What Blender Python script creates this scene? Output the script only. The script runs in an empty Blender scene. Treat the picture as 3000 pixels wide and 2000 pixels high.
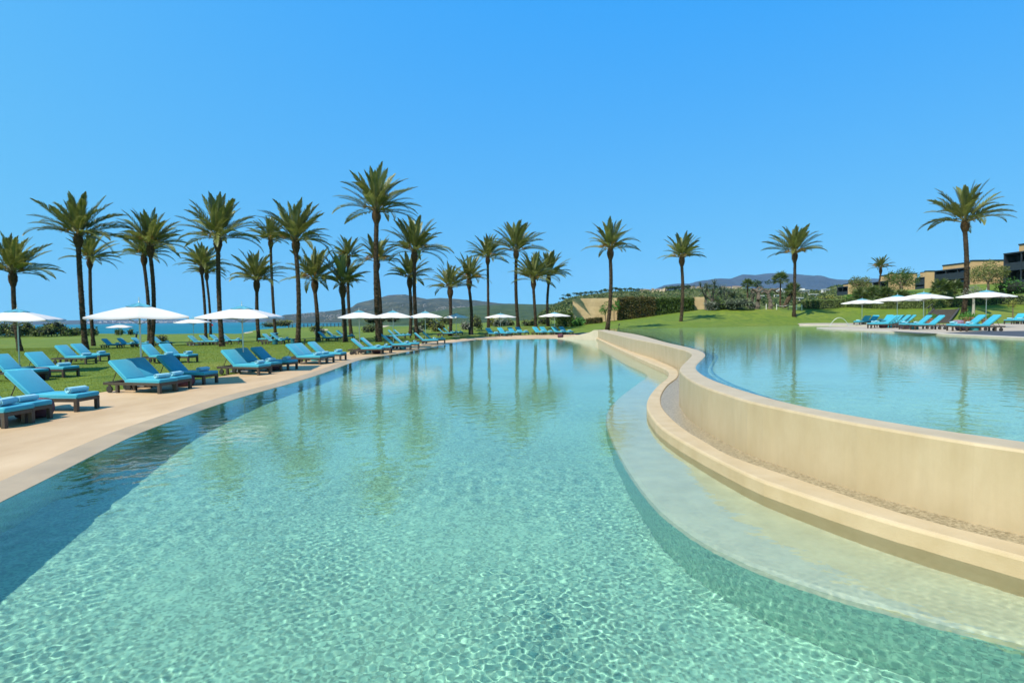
import bpy, bmesh, math, random
import numpy as np
from mathutils import Vector, Matrix
from mathutils.geometry import tessellate_polygon
R = math.radians
rng = random.Random(7)
nrg = np.random.default_rng(7)
S = bpy.context.scene
COL = S.collection

# ------------------------------------------------------------------ camera
H = 2.1                      # eye height above the lower deck
F = 1750.0                   # focal length in photo pixels (3000 wide)
cam_d = bpy.data.cameras.new('camera')
cam_d.sensor_width = 36.0
cam_d.lens = 36.0 * F / 3000.0
cam_d.clip_start = 0.05
cam_d.clip_end = 60000
cam = bpy.data.objects.new('camera', cam_d)
COL.objects.link(cam)
PIT = math.atan(69.0 / F); ROL = math.atan(0.0115)
fw = Vector((0, math.cos(PIT), -math.sin(PIT)))
u0 = Vector((0, math.sin(PIT), math.cos(PIT))); r0 = Vector((1, 0, 0))
cr = (r0 * math.cos(ROL) - u0 * math.sin(ROL)).normalized()
cu = cr.cross(fw).normalized()
m = Matrix((cr, cu, -fw)).transposed().to_4x4()
m.translation = Vector((0, 0, H))
cam.matrix_world = m
S.camera = cam

def ray(px, py):
    return fw + cr * ((px - 1500.0) / F) - cu * ((py - 1000.0) / F)
def at_z(px, py, z=0.0):
    d = ray(px, py); t = (z - H) / d.z
    return Vector((d.x * t, d.y * t, z))
def at_y(px, py, y):
    d = ray(px, py); t = y / d.y
    return Vector((d.x * t, y, H + d.z * t))

# ------------------------------------------------------------------ world, sun, exposure
SUN_EL, SUN_AZ = R(52), R(43)     # light travels towards +x,+y
SKY_A, SKY_B, SKY_STR = 0.9, 0.38, 0.15
W = bpy.data.worlds.new('World'); S.world = W; W.use_nodes = True
nt = W.node_tree; nt.nodes.clear()
sky = nt.nodes.new('ShaderNodeTexSky'); sky.sky_type = 'NISHITA'
sky.sun_disc = False
sky.sun_elevation = SUN_EL
sky.sun_rotation = math.atan2(-math.cos(SUN_AZ), -math.sin(SUN_AZ))
sky.altitude = 300; sky.air_density = 1.0; sky.dust_density = 0.15; sky.ozone_density = 5.0
tcw = nt.nodes.new('ShaderNodeTexCoord'); sx = nt.nodes.new('ShaderNodeSeparateXYZ'); cx = nt.nodes.new('ShaderNodeCombineXYZ')
mz = nt.nodes.new('ShaderNodeMath'); mz.operation = 'MAXIMUM'; mz.inputs[1].default_value = 0.0
mm_ = nt.nodes.new('ShaderNodeMath'); mm_.operation = 'MULTIPLY_ADD'; mm_.inputs[1].default_value = SKY_A; mm_.inputs[2].default_value = SKY_B
nt.links.new(tcw.outputs['Generated'], sx.inputs[0]); nt.links.new(sx.outputs[2], mz.inputs[0]); nt.links.new(mz.outputs[0], mm_.inputs[0])
nt.links.new(sx.outputs[0], cx.inputs[0]); nt.links.new(sx.outputs[1], cx.inputs[1]); nt.links.new(mm_.outputs[0], cx.inputs[2])
vn = nt.nodes.new('ShaderNodeVectorMath'); vn.operation = 'NORMALIZE'; nt.links.new(cx.outputs[0], vn.inputs[0]); nt.links.new(vn.outputs[0], sky.inputs[0])
ss = nt.nodes.new('ShaderNodeSeparateColor'); sc_ = nt.nodes.new('ShaderNodeCombineColor'); nt.links.new(sky.outputs[0], ss.inputs[0])
for k, (off, gam, gain) in enumerate(((.56, .75, 1.25), (0.0, .92, 1.47), (0.0, -.06, 4.65))):      # grade of the photograph's saturated clear sky
    sb = nt.nodes.new('ShaderNodeMath'); sb.operation = 'SUBTRACT'; sb.inputs[1].default_value = off
    mxn = nt.nodes.new('ShaderNodeMath'); mxn.operation = 'MAXIMUM'; mxn.inputs[1].default_value = .03
    pw = nt.nodes.new('ShaderNodeMath'); pw.operation = 'POWER'; pw.inputs[1].default_value = gam
    ml = nt.nodes.new('ShaderNodeMath'); ml.operation = 'MULTIPLY'; ml.inputs[1].default_value = gain
    nt.links.new(ss.outputs[k], sb.inputs[0]); nt.links.new(sb.outputs[0], mxn.inputs[0]); nt.links.new(mxn.outputs[0], pw.inputs[0]); nt.links.new(pw.outputs[0], ml.inputs[0]); nt.links.new(ml.outputs[0], sc_.inputs[k])
bg = nt.nodes.new('ShaderNodeBackground'); bg.inputs['Strength'].default_value = SKY_STR
wo = nt.nodes.new('ShaderNodeOutputWorld')
nt.links.new(sc_.outputs[0], bg.inputs[0]); nt.links.new(bg.outputs[0], wo.inputs[0])
sl = bpy.data.lights.new('sun', 'SUN'); sl.energy = 5.0; sl.angle = R(0.53); sl.color = (1.0, 0.95, 0.87)
so = bpy.data.objects.new('sun', sl); COL.objects.link(so)
sd = Vector((math.sin(SUN_AZ) * math.cos(SUN_EL), math.cos(SUN_AZ) * math.cos(SUN_EL), -math.sin(SUN_EL)))
so.rotation_euler = sd.to_track_quat('-Z', 'Y').to_euler()
so.location = (-30, -30, 60)
sl.cycles.is_caustics_light = True
S.view_settings.view_transform = 'Standard'; S.view_settings.look = 'None'
S.view_settings.exposure = 0.55; S.view_settings.gamma = 1.0
S.render.engine = 'CYCLES'
S.cycles.max_bounces = 8; S.cycles.transparent_max_bounces = 16
S.cycles.diffuse_bounces = 3; S.cycles.glossy_bounces = 4; S.cycles.transmission_bounces = 6
S.cycles.volume_bounces = 0
S.cycles.sample_clamp_indirect = 6.0
S.cycles.use_denoising = True

# ------------------------------------------------------------------ helpers
MATS = {}
ALB = .70          # overall albedo level chosen with the sun strength above
KEEP = {'canopy_white', 'parasol_pole'}
def mat(name, col, rough=0.8, var=0.0, scale=4.0, bump=0.0, bscale=40.0, metallic=0.0, col2=None, spec=0.5, detail=6.0,
        stretch=(1, 1, 1), trans=0.0, sheen=0.0, objvar=0.0, coat=0.0):
    if name in MATS: return MATS[name]
    kf = 1.0 if name in KEEP else ALB
    col = tuple(c*kf for c in col); col2 = tuple(c*kf for c in col2) if col2 else None
    m = bpy.data.materials.new(name); m.use_nodes = True
    n = m.node_tree; b = n.nodes['Principled BSDF']
    b.inputs['Roughness'].default_value = rough
    b.inputs['Metallic'].default_value = metallic
    b.inputs['Specular IOR Level'].default_value = spec
    b.inputs['Coat Weight'].default_value = coat
    if sheen: b.inputs['Sheen Weight'].default_value = sheen
    c4 = (*col, 1)
    b.inputs['Base Color'].default_value = c4
    tc = n.nodes.new('ShaderNodeTexCoord'); mp = n.nodes.new('ShaderNodeMapping')
    geo = n.nodes.new('ShaderNodeNewGeometry')
    mp.inputs['Scale'].default_value = stretch
    n.links.new(geo.outputs['Position'], mp.inputs['Vector'])
    src = None
    if var > 0 or col2:
        t = n.nodes.new('ShaderNodeTexNoise'); t.inputs['Scale'].default_value = scale; t.inputs['Detail'].default_value = detail
        t.inputs['Roughness'].default_value = 0.62
        n.links.new(mp.outputs[0], t.inputs['Vector'])
        r = n.nodes.new('ShaderNodeValToRGB')
        r.color_ramp.elements[0].position = 0.32; r.color_ramp.elements[1].position = 0.68
        if col2:
            r.color_ramp.elements[0].color = c4; r.color_ramp.elements[1].color = (*col2, 1)
        else:
            r.color_ramp.elements[0].color = (*[c * (1 - var) for c in col], 1)
            r.color_ramp.elements[1].color = (*[min(1, c * (1 + var)) for c in col], 1)
        n.links.new(t.outputs[0], r.inputs[0]); src = r.outputs[0]
    if objvar > 0:
        oi = n.nodes.new('ShaderNodeObjectInfo'); hv = n.nodes.new('ShaderNodeHueSaturation')
        mr = n.nodes.new('ShaderNodeMapRange'); mr.inputs['To Min'].default_value = 1 - objvar; mr.inputs['To Max'].default_value = 1 + objvar
        n.links.new(oi.outputs['Random'], mr.inputs[0]); n.links.new(mr.outputs[0], hv.inputs['Value'])
        if src: n.links.new(src, hv.inputs['Color'])
        else: hv.inputs['Color'].default_value = c4
        src = hv.outputs[0]
    if src: n.links.new(src, b.inputs['Base Color'])
    if bump > 0:
        t2 = n.nodes.new('ShaderNodeTexNoise'); t2.inputs['Scale'].default_value = bscale; t2.inputs['Detail'].default_value = 5
        n.links.new(mp.outputs[0], t2.inputs['Vector'])
        bp = n.nodes.new('ShaderNodeBump'); bp.inputs['Strength'].default_value = 1.0; bp.inputs['Distance'].default_value = bump
        n.links.new(t2.outputs[0], bp.inputs['Height']); n.links.new(bp.outputs[0], b.inputs['Normal'])
    if trans > 0:
        tr = n.nodes.new('ShaderNodeBsdfTranslucent'); mx = n.nodes.new('ShaderNodeMixShader'); mx.inputs[0].default_value = trans
        if src: n.links.new(src, tr.inputs['Color'])
        else: tr.inputs['Color'].default_value = c4
        n.links.new(b.outputs[0], mx.inputs[1]); n.links.new(tr.outputs[0], mx.inputs[2])
        n.links.new(mx.outputs[0], n.nodes['Material Output'].inputs[0])
    MATS[name] = m
    return m

class MB:
    """collects polygons for one mesh object"""
    def __init__(s): s.v = []; s.f = []; s.mi = []; s.cur = 0
    def quad(s, a, b, c, d):
        i = len(s.v); s.v += [tuple(a), tuple(b), tuple(c), tuple(d)]; s.f.append((i, i+1, i+2, i+3)); s.mi.append(s.cur)
    def tri(s, a, b, c):
        i = len(s.v); s.v += [tuple(a), tuple(b), tuple(c)]; s.f.append((i, i+1, i+2)); s.mi.append(s.cur)
    def add(s, vs, fs):
        i = len(s.v); s.v += [tuple(v) for v in vs]; s.f += [tuple(k + i for k in f) for f in fs]; s.mi += [s.cur] * len(fs)
    def box(s, x0, x1, y0, y1, z0, z1, M=None):
        vs = [Vector(p) for p in ((x0,y0,z0),(x1,y0,z0),(x1,y1,z0),(x0,y1,z0),(x0,y0,z1),(x1,y0,z1),(x1,y1,z1),(x0,y1,z1))]
        if M is not None: vs = [M @ v for v in vs]
        s.add(vs, [(0,3,2,1),(4,5,6,7),(0,1,5,4),(1,2,6,5),(2,3,7,6),(3,0,4,7)])
    def rbox(s, x0, x1, y0, y1, z0, z1, b=0.01, M=None):
        """box with chamfered edges"""
        bm = bmesh.new(); bmesh.ops.create_cube(bm, size=1)
        for v in bm.verts:
            v.co = Vector((x0 + (v.co.x + .5) * (x1 - x0), y0 + (v.co.y + .5) * (y1 - y0), z0 + (v.co.z + .5) * (z1 - z0)))
        bmesh.ops.bevel(bm, geom=list(bm.edges), offset=b, segments=2, affect='EDGES', profile=0.6)
        bm.verts.index_update()
        vs = [v.co.copy() for v in bm.verts]
        if M is not None: vs = [M @ v for v in vs]
        s.add(vs, [tuple(v.index for v in f.verts) for f in bm.faces]); bm.free()
    def tube(s, pts, rad, n=8, cap=True):
        pts = [Vector(p) for p in pts]
        rr = rad if isinstance(rad, (list, tuple)) else [rad] * len(pts)
        rings = []; up = Vector((0, 0, 1))
        for k, p in enumerate(pts):
            d = (pts[min(k+1, len(pts)-1)] - pts[max(k-1, 0)]).normalized()
            a = d.cross(up if abs(d.z) < .95 else Vector((1, 0, 0))).normalized(); b = d.cross(a)
            rings.append([p + (a * math.cos(2*math.pi*j/n) + b * math.sin(2*math.pi*j/n)) * rr[k] for j in range(n)])
        vs = [v for r_ in rings for v in r_]; fs = []
        for k in range(len(pts)-1):
            for j in range(n):
                j2 = (j+1) % n
                fs.append((k*n+j, k*n+j2, (k+1)*n+j2, (k+1)*n+j))
        if cap: fs += [tuple(range(n))[::-1], tuple(range((len(pts)-1)*n, len(pts)*n))]
        s.add(vs, fs)
    def lathe(s, prof, n=16, M=None):
        vs = []; fs = []
        for r_, z in prof:
            for j in range(n):
                a = 2*math.pi*j/n; vs.append(Vector((r_*math.cos(a), r_*math.sin(a), z)))
        for k in range(len(prof)-1):
            for j in range(n):
                j2 = (j+1) % n; fs.append((k*n+j, k*n+j2, (k+1)*n+j2, (k+1)*n+j))
        fs.append(tuple(range(n))[::-1]); fs.append(tuple(range((len(prof)-1)*n, len(prof)*n)))
        if M is not None: vs = [M @ v for v in vs]
        s.add(vs, fs)
    def mesh(s, name, mats, smooth=False):
        me = bpy.data.meshes.new(name); me.from_pydata(s.v, [], s.f)
        for mm in (mats if isinstance(mats, (list, tuple)) else [mats]): me.materials.append(mm)
        if any(s.mi): me.polygons.foreach_set('material_index', s.mi)
        if smooth: me.polygons.foreach_set('use_smooth', [True] * len(me.polygons))
        me.update()
        return me
    def build(s, name, mats, parent=None, smooth=False, **kw):
        return obj(name, s.mesh(name, mats, smooth), parent, **kw)

def obj(name, me, parent=None, loc=None, rz=None):
    o = bpy.data.objects.new(name, me); COL.objects.link(o)
    if parent is not None: o.parent = parent
    if loc is not None: o.location = loc
    if rz is not None: o.rotation_euler = (0, 0, rz)
    return o
def tag(o, label=None, cat=None, group=None, kind=None):
    if label: o['label'] = label
    if cat: o['category'] = cat
    if group: o['group'] = group
    if kind: o['kind'] = kind
    return o
def empty(name, loc=(0, 0, 0), rz=0.0):
    o = bpy.data.objects.new(name, None); COL.objects.link(o); o.location = loc; o.rotation_euler = (0, 0, rz); o.empty_display_size = .2
    return o
def copy_tree(o, parent=None):
    c = o.copy(); COL.objects.link(c); c.parent = parent
    for ch in KIDS.get(o.name, ()): copy_tree(ch, c)
    return c
KIDS = {}
def note_kids(o):
    KIDS[o.name] = [x for x in COL.objects if x.parent is o]
    for k in KIDS[o.name]: note_kids(k)

def npmesh(name, V, Fq, mats, smooth=True):
    me = bpy.data.meshes.new(name)
    V = np.asarray(V, dtype=np.float32); Fq = np.asarray(Fq, dtype=np.int32)
    k = Fq.shape[1]
    me.vertices.add(len(V)); me.vertices.foreach_set('co', V.ravel())
    me.loops.add(Fq.size); me.loops.foreach_set('vertex_index', Fq.ravel())
    me.polygons.add(len(Fq)); me.polygons.foreach_set('loop_start', np.arange(0, Fq.size, k, dtype=np.int32))
    me.polygons.foreach_set('loop_total', np.full(len(Fq), k, dtype=np.int32))
    if smooth: me.polygons.foreach_set('use_smooth', np.ones(len(Fq), dtype=bool))
    for mm in (mats if isinstance(mats, (list, tuple)) else [mats]): me.materials.append(mm)
    me.update(calc_edges=True); me.validate()
    return me

def catmull(P, n=6):
    P = [Vector(p) for p in P]; out = []
    for i in range(len(P)-1):
        p0 = P[max(i-1, 0)]; p1 = P[i]; p2 = P[i+1]; p3 = P[min(i+2, len(P)-1)]
        # centripetal-ish: scale tangents with the neighbouring chord lengths
        l = (p2 - p1).length
        m1 = (p2 - p0); m1 = m1 * (l / max(1e-6, (p2 - p1).length + (p1 - p0).length)) if i > 0 else (p2 - p1)
        m2 = (p3 - p1); m2 = m2 * (l / max(1e-6, (p3 - p2).length + (p2 - p1).length)) if i < len(P)-2 else (p2 - p1)
        for k in range(n):
            t = k / n; t2 = t*t; t3 = t2*t
            out.append(p1*(2*t3-3*t2+1) + m1*(t3-2*t2+t) + p2*(-2*t3+3*t2) + m2*(t3-t2))
    out.append(P[-1]); return out
def resample(P, n):
    P = [Vector(p) for p in P]; L = [0.0]
    for a, b in zip(P, P[1:]): L.append(L[-1] + (b-a).length)
    out = []; j = 0
    for k in range(n):
        s_ = L[-1] * k / (n-1)
        while j < len(P)-2 and L[j+1] < s_: j += 1
        t = (s_ - L[j]) / max(1e-9, L[j+1] - L[j]); out.append(P[j].lerp(P[j+1], min(1, max(0, t))))
    return out
def poly_face(P, z):
    """triangulated polygon at one height"""
    pts = [Vector((p[0], p[1], z)) for p in P]
    tris = tessellate_polygon([pts])
    out = []
    for t in tris:
        a, b, c = (pts[i] for i in t)
        out.append(t if (b-a).cross(c-a).z > 0 else t[::-1])
    return pts, out
def inside(P, X, Y):
    P = np.array([(p[0], p[1]) for p in P]); c = np.zeros(X.shape, bool); n = len(P)
    for i in range(n):
        x0, y0 = P[i]; x1, y1 = P[(i+1) % n]
        if y0 == y1: continue
        k = ((y0 > Y) != (y1 > Y)) & (X < (x1-x0)*(Y-y0)/(y1-y0)+x0); c ^= k
    return c
# ------------------------------------------------------------------ pools: outlines taken from the photo
Z_LW, Z_UW, Z_UD = -0.03, 0.87, 1.0
KZ = .15                        # top of the kerb
ZB, ZF = -0.42, -1.40          # bench and floor of the lower pool
def line(px, z): return [at_z(x, y, z) for x, y in px]
left_edge = line([(0,1465),(89,1421),(191,1370),(306,1312),(408,1265),(529,1220),(638,1182),(733,1153),(861,1118),(950,1090),(1069,1049),(1162,1035),(1239,1020.5),(1300,1008.5),(1348,1000),(1397,994.5)], 0.0)
d0 = (left_edge[0] - left_edge[1]).normalized()
left_edge = [left_edge[0] + d0*12 + Vector((1.2, 0, 0)), left_edge[0] + d0*5 + Vector((.15, 0, 0))] + left_edge
far_edge = line([(1397,993.5),(1491,992.3),(1606,990.8),(1690,990)], 0.0)
kerb_o = line([(1746,989),(1808,1019),(1868,1046),(1927,1071),(1951,1081.5),(1959,1093.5),(1953,1108),(1927,1129),(1904,1156),(1895,1177),(1896,1197.6),(1909.5,1221.5),(1932,1247),(1972,1275),(2017,1301),(2089,1339),(2223,1402),(2357,1448),(2491,1491),(2625,1531),(2759,1567),(2893,1603),(3000,1632)], KZ)
kerb_i = line([(1757,985),(1835,1017),(1895,1041),(1958,1068),(1981,1080),(1988,1091),(1984,1105),(1957,1126),(1939,1153),(1936,1177),(1945,1198),(1972,1227),(2017,1263),(2064,1290),(2134,1330),(2357,1406),(2580,1482),(2803,1545),(3000,1591)], KZ)
wall_o = line([(1752,967),(1847,991),(1927,1007),(1987,1022),(2010,1028),(2026,1038),(2021,1048),(1999,1070),(1990,1083),(1996,1093.5),(2017,1111),(2061,1133),(2121,1154),(2195,1177),(2312,1203),(2491,1239),(2670,1270),(2848,1299),(3000,1321)], Z_UW)
wall_i = line([(1775,966),(1862,979),(1957,1004),(2017,1017.5),(2055,1029.5),(2066,1040),(2058,1052),(2043,1066.7),(2038,1078.6),(2048,1091),(2076,1108),(2136,1131),(2225,1158),(2357,1192),(2536,1225),(2714,1254.5),(3000,1295)], Z_UW)
def extend(P, L, bend=0.0):
    d = (P[-1] - P[-2]).normalized(); d2 = Vector((d.x - bend*d.y, d.y + bend*d.x, 0)).normalized()
    return P + [P[-1] + d*(L*.5), P[-1] + d*(L*.5) + d2*(L*.5)]
kerb_o, kerb_i, wall_o, wall_i = (extend(c, 7.0) for c in (kerb_o, kerb_i, wall_o, wall_i))
N_C = 150
LE = resample(catmull(left_edge), 120); FE = resample(catmull(far_edge), 20)
KO = resample(catmull(kerb_o), N_C); KI = resample(catmull(kerb_i), N_C)
WO = resample(catmull(wall_o), N_C); WI = resample(catmull(wall_i), N_C)
def through_water(px, py, zw, zb):
    """point on a submerged level seen through the flat water surface"""
    d = ray(px, py).normalized(); t = (zw - H)/d.z; P = Vector((d.x*t, d.y*t, zw)); h = Vector((d.x, d.y, 0))/1.333
    v = math.sqrt(1 - h.length_squared); return Vector((P.x, P.y, 0)) + h*((zw - zb)/v)
bench = [through_water(x, y, Z_LW, ZB) for x, y in [(1740,1014),(1830,1065),(1895,1098),(1872,1120),(1818,1160),(1782,1200),(1775,1240),(1790,1287),(1837,1377),(1926,1492),(2066,1594),(2296,1696),(2551,1773),(3000,1888)]]
BE = resample(catmull(extend(bench, 5.0)), 120)
p_end = KO[-1]
lower_poly = LE + FE + KO + [Vector((p_end.x, -2.5, 0)), Vector((LE[0].x, -2.5, 0))]
if LE[0].y < -2.5:
    lower_poly = [p for p in lower_poly if p.y > -2.6]

stone = mat('pool_stone', (.53, .385, .205), .62, col2=(.62, .47, .28), scale=2.2, bump=.0015, bscale=60, detail=9)
# streaked rendered face of the overflow wall
def streak_mat(name, c1, c2, rough):
    mm = mat(name, c1, rough, col2=c2, scale=2.2, stretch=(1, 1, .5), detail=12, bump=.0012, bscale=45)
    n = mm.node_tree; b = n.nodes['Principled BSDF']; src = b.inputs['Base Color'].links[0].from_socket
    geo = n.nodes.new('ShaderNodeNewGeometry'); mp = n.nodes.new('ShaderNodeMapping'); mp.inputs['Scale'].default_value = (1, 1, .07)
    t = n.nodes.new('ShaderNodeTexNoise'); t.inputs['Scale'].default_value = 7; t.inputs['Detail'].default_value = 8; t.inputs['Roughness'].default_value = .7
    n.links.new(geo.outputs['Position'], mp.inputs[0]); n.links.new(mp.outputs[0], t.inputs['Vector'])
    mr = n.nodes.new('ShaderNodeMapRange'); mr.inputs['From Min'].default_value = .3; mr.inputs['From Max'].default_value = .7; mr.inputs['To Min'].default_value = .94; mr.inputs['To Max'].default_value = 1.03
    n.links.new(t.outputs[0], mr.inputs[0]); hv = n.nodes.new('ShaderNodeHueSaturation'); n.links.new(mr.outputs[0], hv.inputs['Value']); n.links.new(src, hv.inputs['Color']); n.links.new(hv.outputs[0], b.inputs['Base Color'])
    return mm
wallm = streak_mat('overflow_render', (.53, .39, .215), (.61, .465, .28), .5)
wetstone = mat('wet_stone', (.50, .36, .215), .34, var=.12, scale=1.3, bump=.0015, bscale=14, spec=.16)

def mosaic(name, base, var):
    mm = bpy.data.materials.new(name); mm.use_nodes = True; n = mm.node_tree; b = n.nodes['Principled BSDF']
    b.inputs['Roughness'].default_value = .45
    geo = n.nodes.new('ShaderNodeNewGeometry')
    v = n.nodes.new('ShaderNodeTexVoronoi'); v.inputs['Scale'].default_value = 38; v.inputs['Randomness'].default_value = .12
    n.links.new(geo.outputs['Position'], v.inputs['Vector'])
    sp = n.nodes.new('ShaderNodeSeparateColor'); n.links.new(v.outputs['Color'], sp.inputs[0])
    nz = n.nodes.new('ShaderNodeTexNoise'); nz.inputs['Scale'].default_value = .5; nz.inputs['Detail'].default_value = 4
    n.links.new(geo.outputs['Position'], nz.inputs['Vector'])
    ad = n.nodes.new('ShaderNodeMath'); ad.operation = 'ADD'; n.links.new(sp.outputs[0], ad.inputs[0]); n.links.new(nz.outputs[0], ad.inputs[1])
    r = n.nodes.new('ShaderNodeValToRGB'); r.color_ramp.elements[0].position = .35; r.color_ramp.elements[1].position = 1.3 / 1.5
    mr = n.nodes.new('ShaderNodeMath'); mr.operation = 'DIVIDE'; mr.inputs[1].default_value = 1.5; n.links.new(ad.outputs[0], mr.inputs[0])
    r.color_ramp.elements[0].color = (*[c*(1-var) for c in base], 1); r.color_ramp.elements[1].color = (*[min(1, c*(1+var)) for c in base], 1)
    n.links.new(mr.outputs[0], r.inputs[0]); n.links.new(r.outputs[0], b.inputs['Base Color'])
    return mm
tile = mosaic('pool_mosaic', (.215, .375, .256), .28)
tile_up = mosaic('upper_pool_mosaic', (.30, .45, .30), .22)
benchm = mat('bench_stone', (.64, .62, .41), .5, var=.10, scale=3)

def caust(o, recv=True, cast=False):
    o.cycles.is_caustics_receiver = recv; o.cycles.is_caustics_caster = cast
    return o

# lower basin: floor, side walls, bench
mb = MB(); vs, fs = poly_face(lower_poly, ZF); mb.add(vs, fs)
n_ = len(lower_poly); i_k = next(i for i, p in enumerate(lower_poly) if p is KO[0])
for i in range(n_):
    a = lower_poly[i]; b = lower_poly[(i+1) % n_]
    if i_k <= i < i_k + N_C - 1: continue          # the kerb itself closes this side
    mb.quad((a.x, a.y, ZF), (b.x, b.y, ZF), (b.x, b.y, -.036), (a.x, a.y, -.036))
o = mb.build('lower_pool_basin', tile); tag(o, 'turquoise mosaic basin of the large curved pool', kind='structure'); caust(o)
def inset(P, d):
    out = []
    for i, p in enumerate(P):
        t = (P[min(i+1, len(P)-1)] - P[max(i-1, 0)]); t.z = 0; t.normalize(); out.append(Vector((p.x - t.y*d, p.y + t.x*d, 0)))
    return out
BI = inset(BE, .09); BI2 = inset(BE, .025)       # rounded nosing of the step
mb = MB(); bp = BI + [Vector((p.x + (0.05), p.y + 0.05, 0)) for p in reversed(KO[4:])]
vs, fs = poly_face(bp, ZB); mb.add(vs, fs)
for r0, z0, r1, z1 in ((BI, ZB, BI2, ZB-.03), (BI2, ZB-.03, BE, ZB-.10)):
    for k in range(len(BE)-1): mb.quad((r0[k+1].x, r0[k+1].y, z0), (r0[k].x, r0[k].y, z0), (r1[k].x, r1[k].y, z1), (r1[k+1].x, r1[k+1].y, z1))
mb.cur = 1
for a, b in zip(BE, BE[1:]): mb.quad((b.x, b.y, ZB-.10), (a.x, a.y, ZB-.10), (a.x, a.y, ZF+.01), (b.x, b.y, ZF+.01))
o = mb.build('pool_bench_step', [benchm, tile]); tag(o, 'shallow submerged stone step along the curved kerb', kind='structure'); caust(o)

def ribbon(Pa, Pb, prof):
    """sweep a profile between two plan curves; prof = [(t across, z), ...]"""
    mb = MB(); n = len(prof); vs = []
    for a, b in zip(Pa, Pb):
        for t, z in prof:
            p = a.lerp(b, t); vs.append((p.x, p.y, z))
    fs = []
    for i in range(len(Pa)-1):
        for j in range(n-1):
            fs.append((i*n+j, (i+1)*n+j, (i+1)*n+j+1, i*n+j+1))
    if n > 2: fs += [tuple(range(n)), tuple(range((len(Pa)-1)*n, len(Pa)*n))[::-1]]
    mb.add(vs, fs)
    bm = bmesh.new(); bv = [bm.verts.new(v) for v in mb.v]
    for f in mb.f: bm.faces.new([bv[k] for k in f])
    bmesh.ops.recalc_face_normals(bm, faces=bm.faces); bm.verts.index_update()
    mb.v = [tuple(v.co) for v in bm.verts]; mb.f = [tuple(v.index for v in f.verts) for f in bm.faces]; mb.mi = [0]*len(mb.f); bm.free()
    return mb
kz = KZ
o = ribbon(KO, KI, [(0, ZF), (0, kz-.035), (.03, kz-.012), (.09, kz), (.91, kz), (.97, kz-.012), (1, kz-.035), (1, -.3)]).build('channel_kerb', stone, smooth=False)
tag(o, 'low rounded tan stone kerb curving along the lower pool', 'kerb'); caust(o)
wz = Z_UW + .012
o = ribbon(WO, WI, [(-.02, -.3), (0, wz-.03), (.03, wz-.006), (.08, wz), (.90, wz), (1, wz-.012), (1.02, wz-1.3)]).build('overflow_wall', [wallm], smooth=False)
tag(o, 'tall curved tan overflow wall holding back the upper pool', 'wall'); caust(o)
# channel between kerb and wall
chm = mat('channel_gravel', (.16, .115, .055), .35, col2=(.55, .44, .27), scale=38, bump=.008, bscale=55, detail=3)
o = ribbon(KI, WO, [(-.05, .118), (1.05, .118)]).build('overflow_channel', chm); tag(o, 'narrow pebbly overflow channel below the tan wall', kind='structure'); caust(o)

# ---- water
def water_mat(name, tint, rough=0.0, bump=0.0, bscale=9.0, ior=1.33):
    mm = bpy.data.materials.new(name); mm.use_nodes = True; n = mm.node_tree; n.nodes.clear()
    out = n.nodes.new('ShaderNodeOutputMaterial')
    g = n.nodes.new('ShaderNodeBsdfGlossy'); g.inputs['Roughness'].default_value = rough; g.inputs['Color'].default_value = (1, 1, 1, 1)
    t = n.nodes.new('ShaderNodeBsdfRefraction'); t.inputs['Color'].default_value = (*tint, 1); t.inputs['IOR'].default_value = ior; t.inputs['Roughness'].default_value = 0.0
    fr = n.nodes.new('ShaderNodeFresnel'); fr.inputs['IOR'].default_value = ior
    mx = n.nodes.new('ShaderNodeMixShader'); n.links.new(fr.outputs[0], mx.inputs[0])
    n.links.new(t.outputs[0], mx.inputs[1]); n.links.new(g.outputs[0], mx.inputs[2]); n.links.new(mx.outputs[0], out.inputs[0])
    if bump > 0:
        geo = n.nodes.new('ShaderNodeNewGeometry'); nz = n.nodes.new('ShaderNodeTexNoise')
        mp = n.nodes.new('ShaderNodeMapping'); mp.inputs['Scale'].default_value = (1, 1, 1)
        n.links.new(geo.outputs['Position'], mp.inputs[0]); n.links.new(mp.outputs[0], nz.inputs['Vector'])
        nz.inputs['Scale'].default_value = bscale; nz.inputs['Detail'].default_value = 3
        bp = n.nodes.new('ShaderNodeBump'); bp.inputs['Distance'].default_value = bump; n.links.new(nz.outputs[0], bp.inputs['Height'])
        n.links.new(bp.outputs[0], g.inputs['Normal']); n.links.new(bp.outputs[0], fr.inputs['Normal'])
    return mm
def waves(X, Y, sp, seed, amp, lmin, lmax, ncomp):
    g = np.random.default_rng(seed); Z = np.zeros_like(X)
    # slow patches where the ripples are stronger or calmer
    P = np.zeros_like(X)
    for k in range(7):
        a = g.uniform(0, 6.283); l = g.uniform(1.5, 6); P += np.sin((X*np.cos(a)+Y*np.sin(a))*6.283/l + g.uniform(0, 6.283))
    P = 1.0 + .20 * P
    for k in range(ncomp):
        l = lmin * (lmax/lmin) ** ((k + g.uniform(0, 1)) / ncomp); a = g.uniform(0, 6.283); kk = 6.283 / l
        fade = np.clip((l / np.maximum(sp, 1e-6) - 3.0) / 4.0, 0, 1)
        ph = kk * (X*np.cos(a) + Y*np.sin(a)) + g.uniform(0, 6.283)
        ph = ph + .9*np.sin(kk*.31*(X*np.sin(a+.7) - Y*np.cos(a+.7)) + g.uniform(0, 6.283))
        Z += fade * np.sin(ph) * (l / lmax) ** 1.0
    return amp * Z * P / math.sqrt(ncomp)
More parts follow.
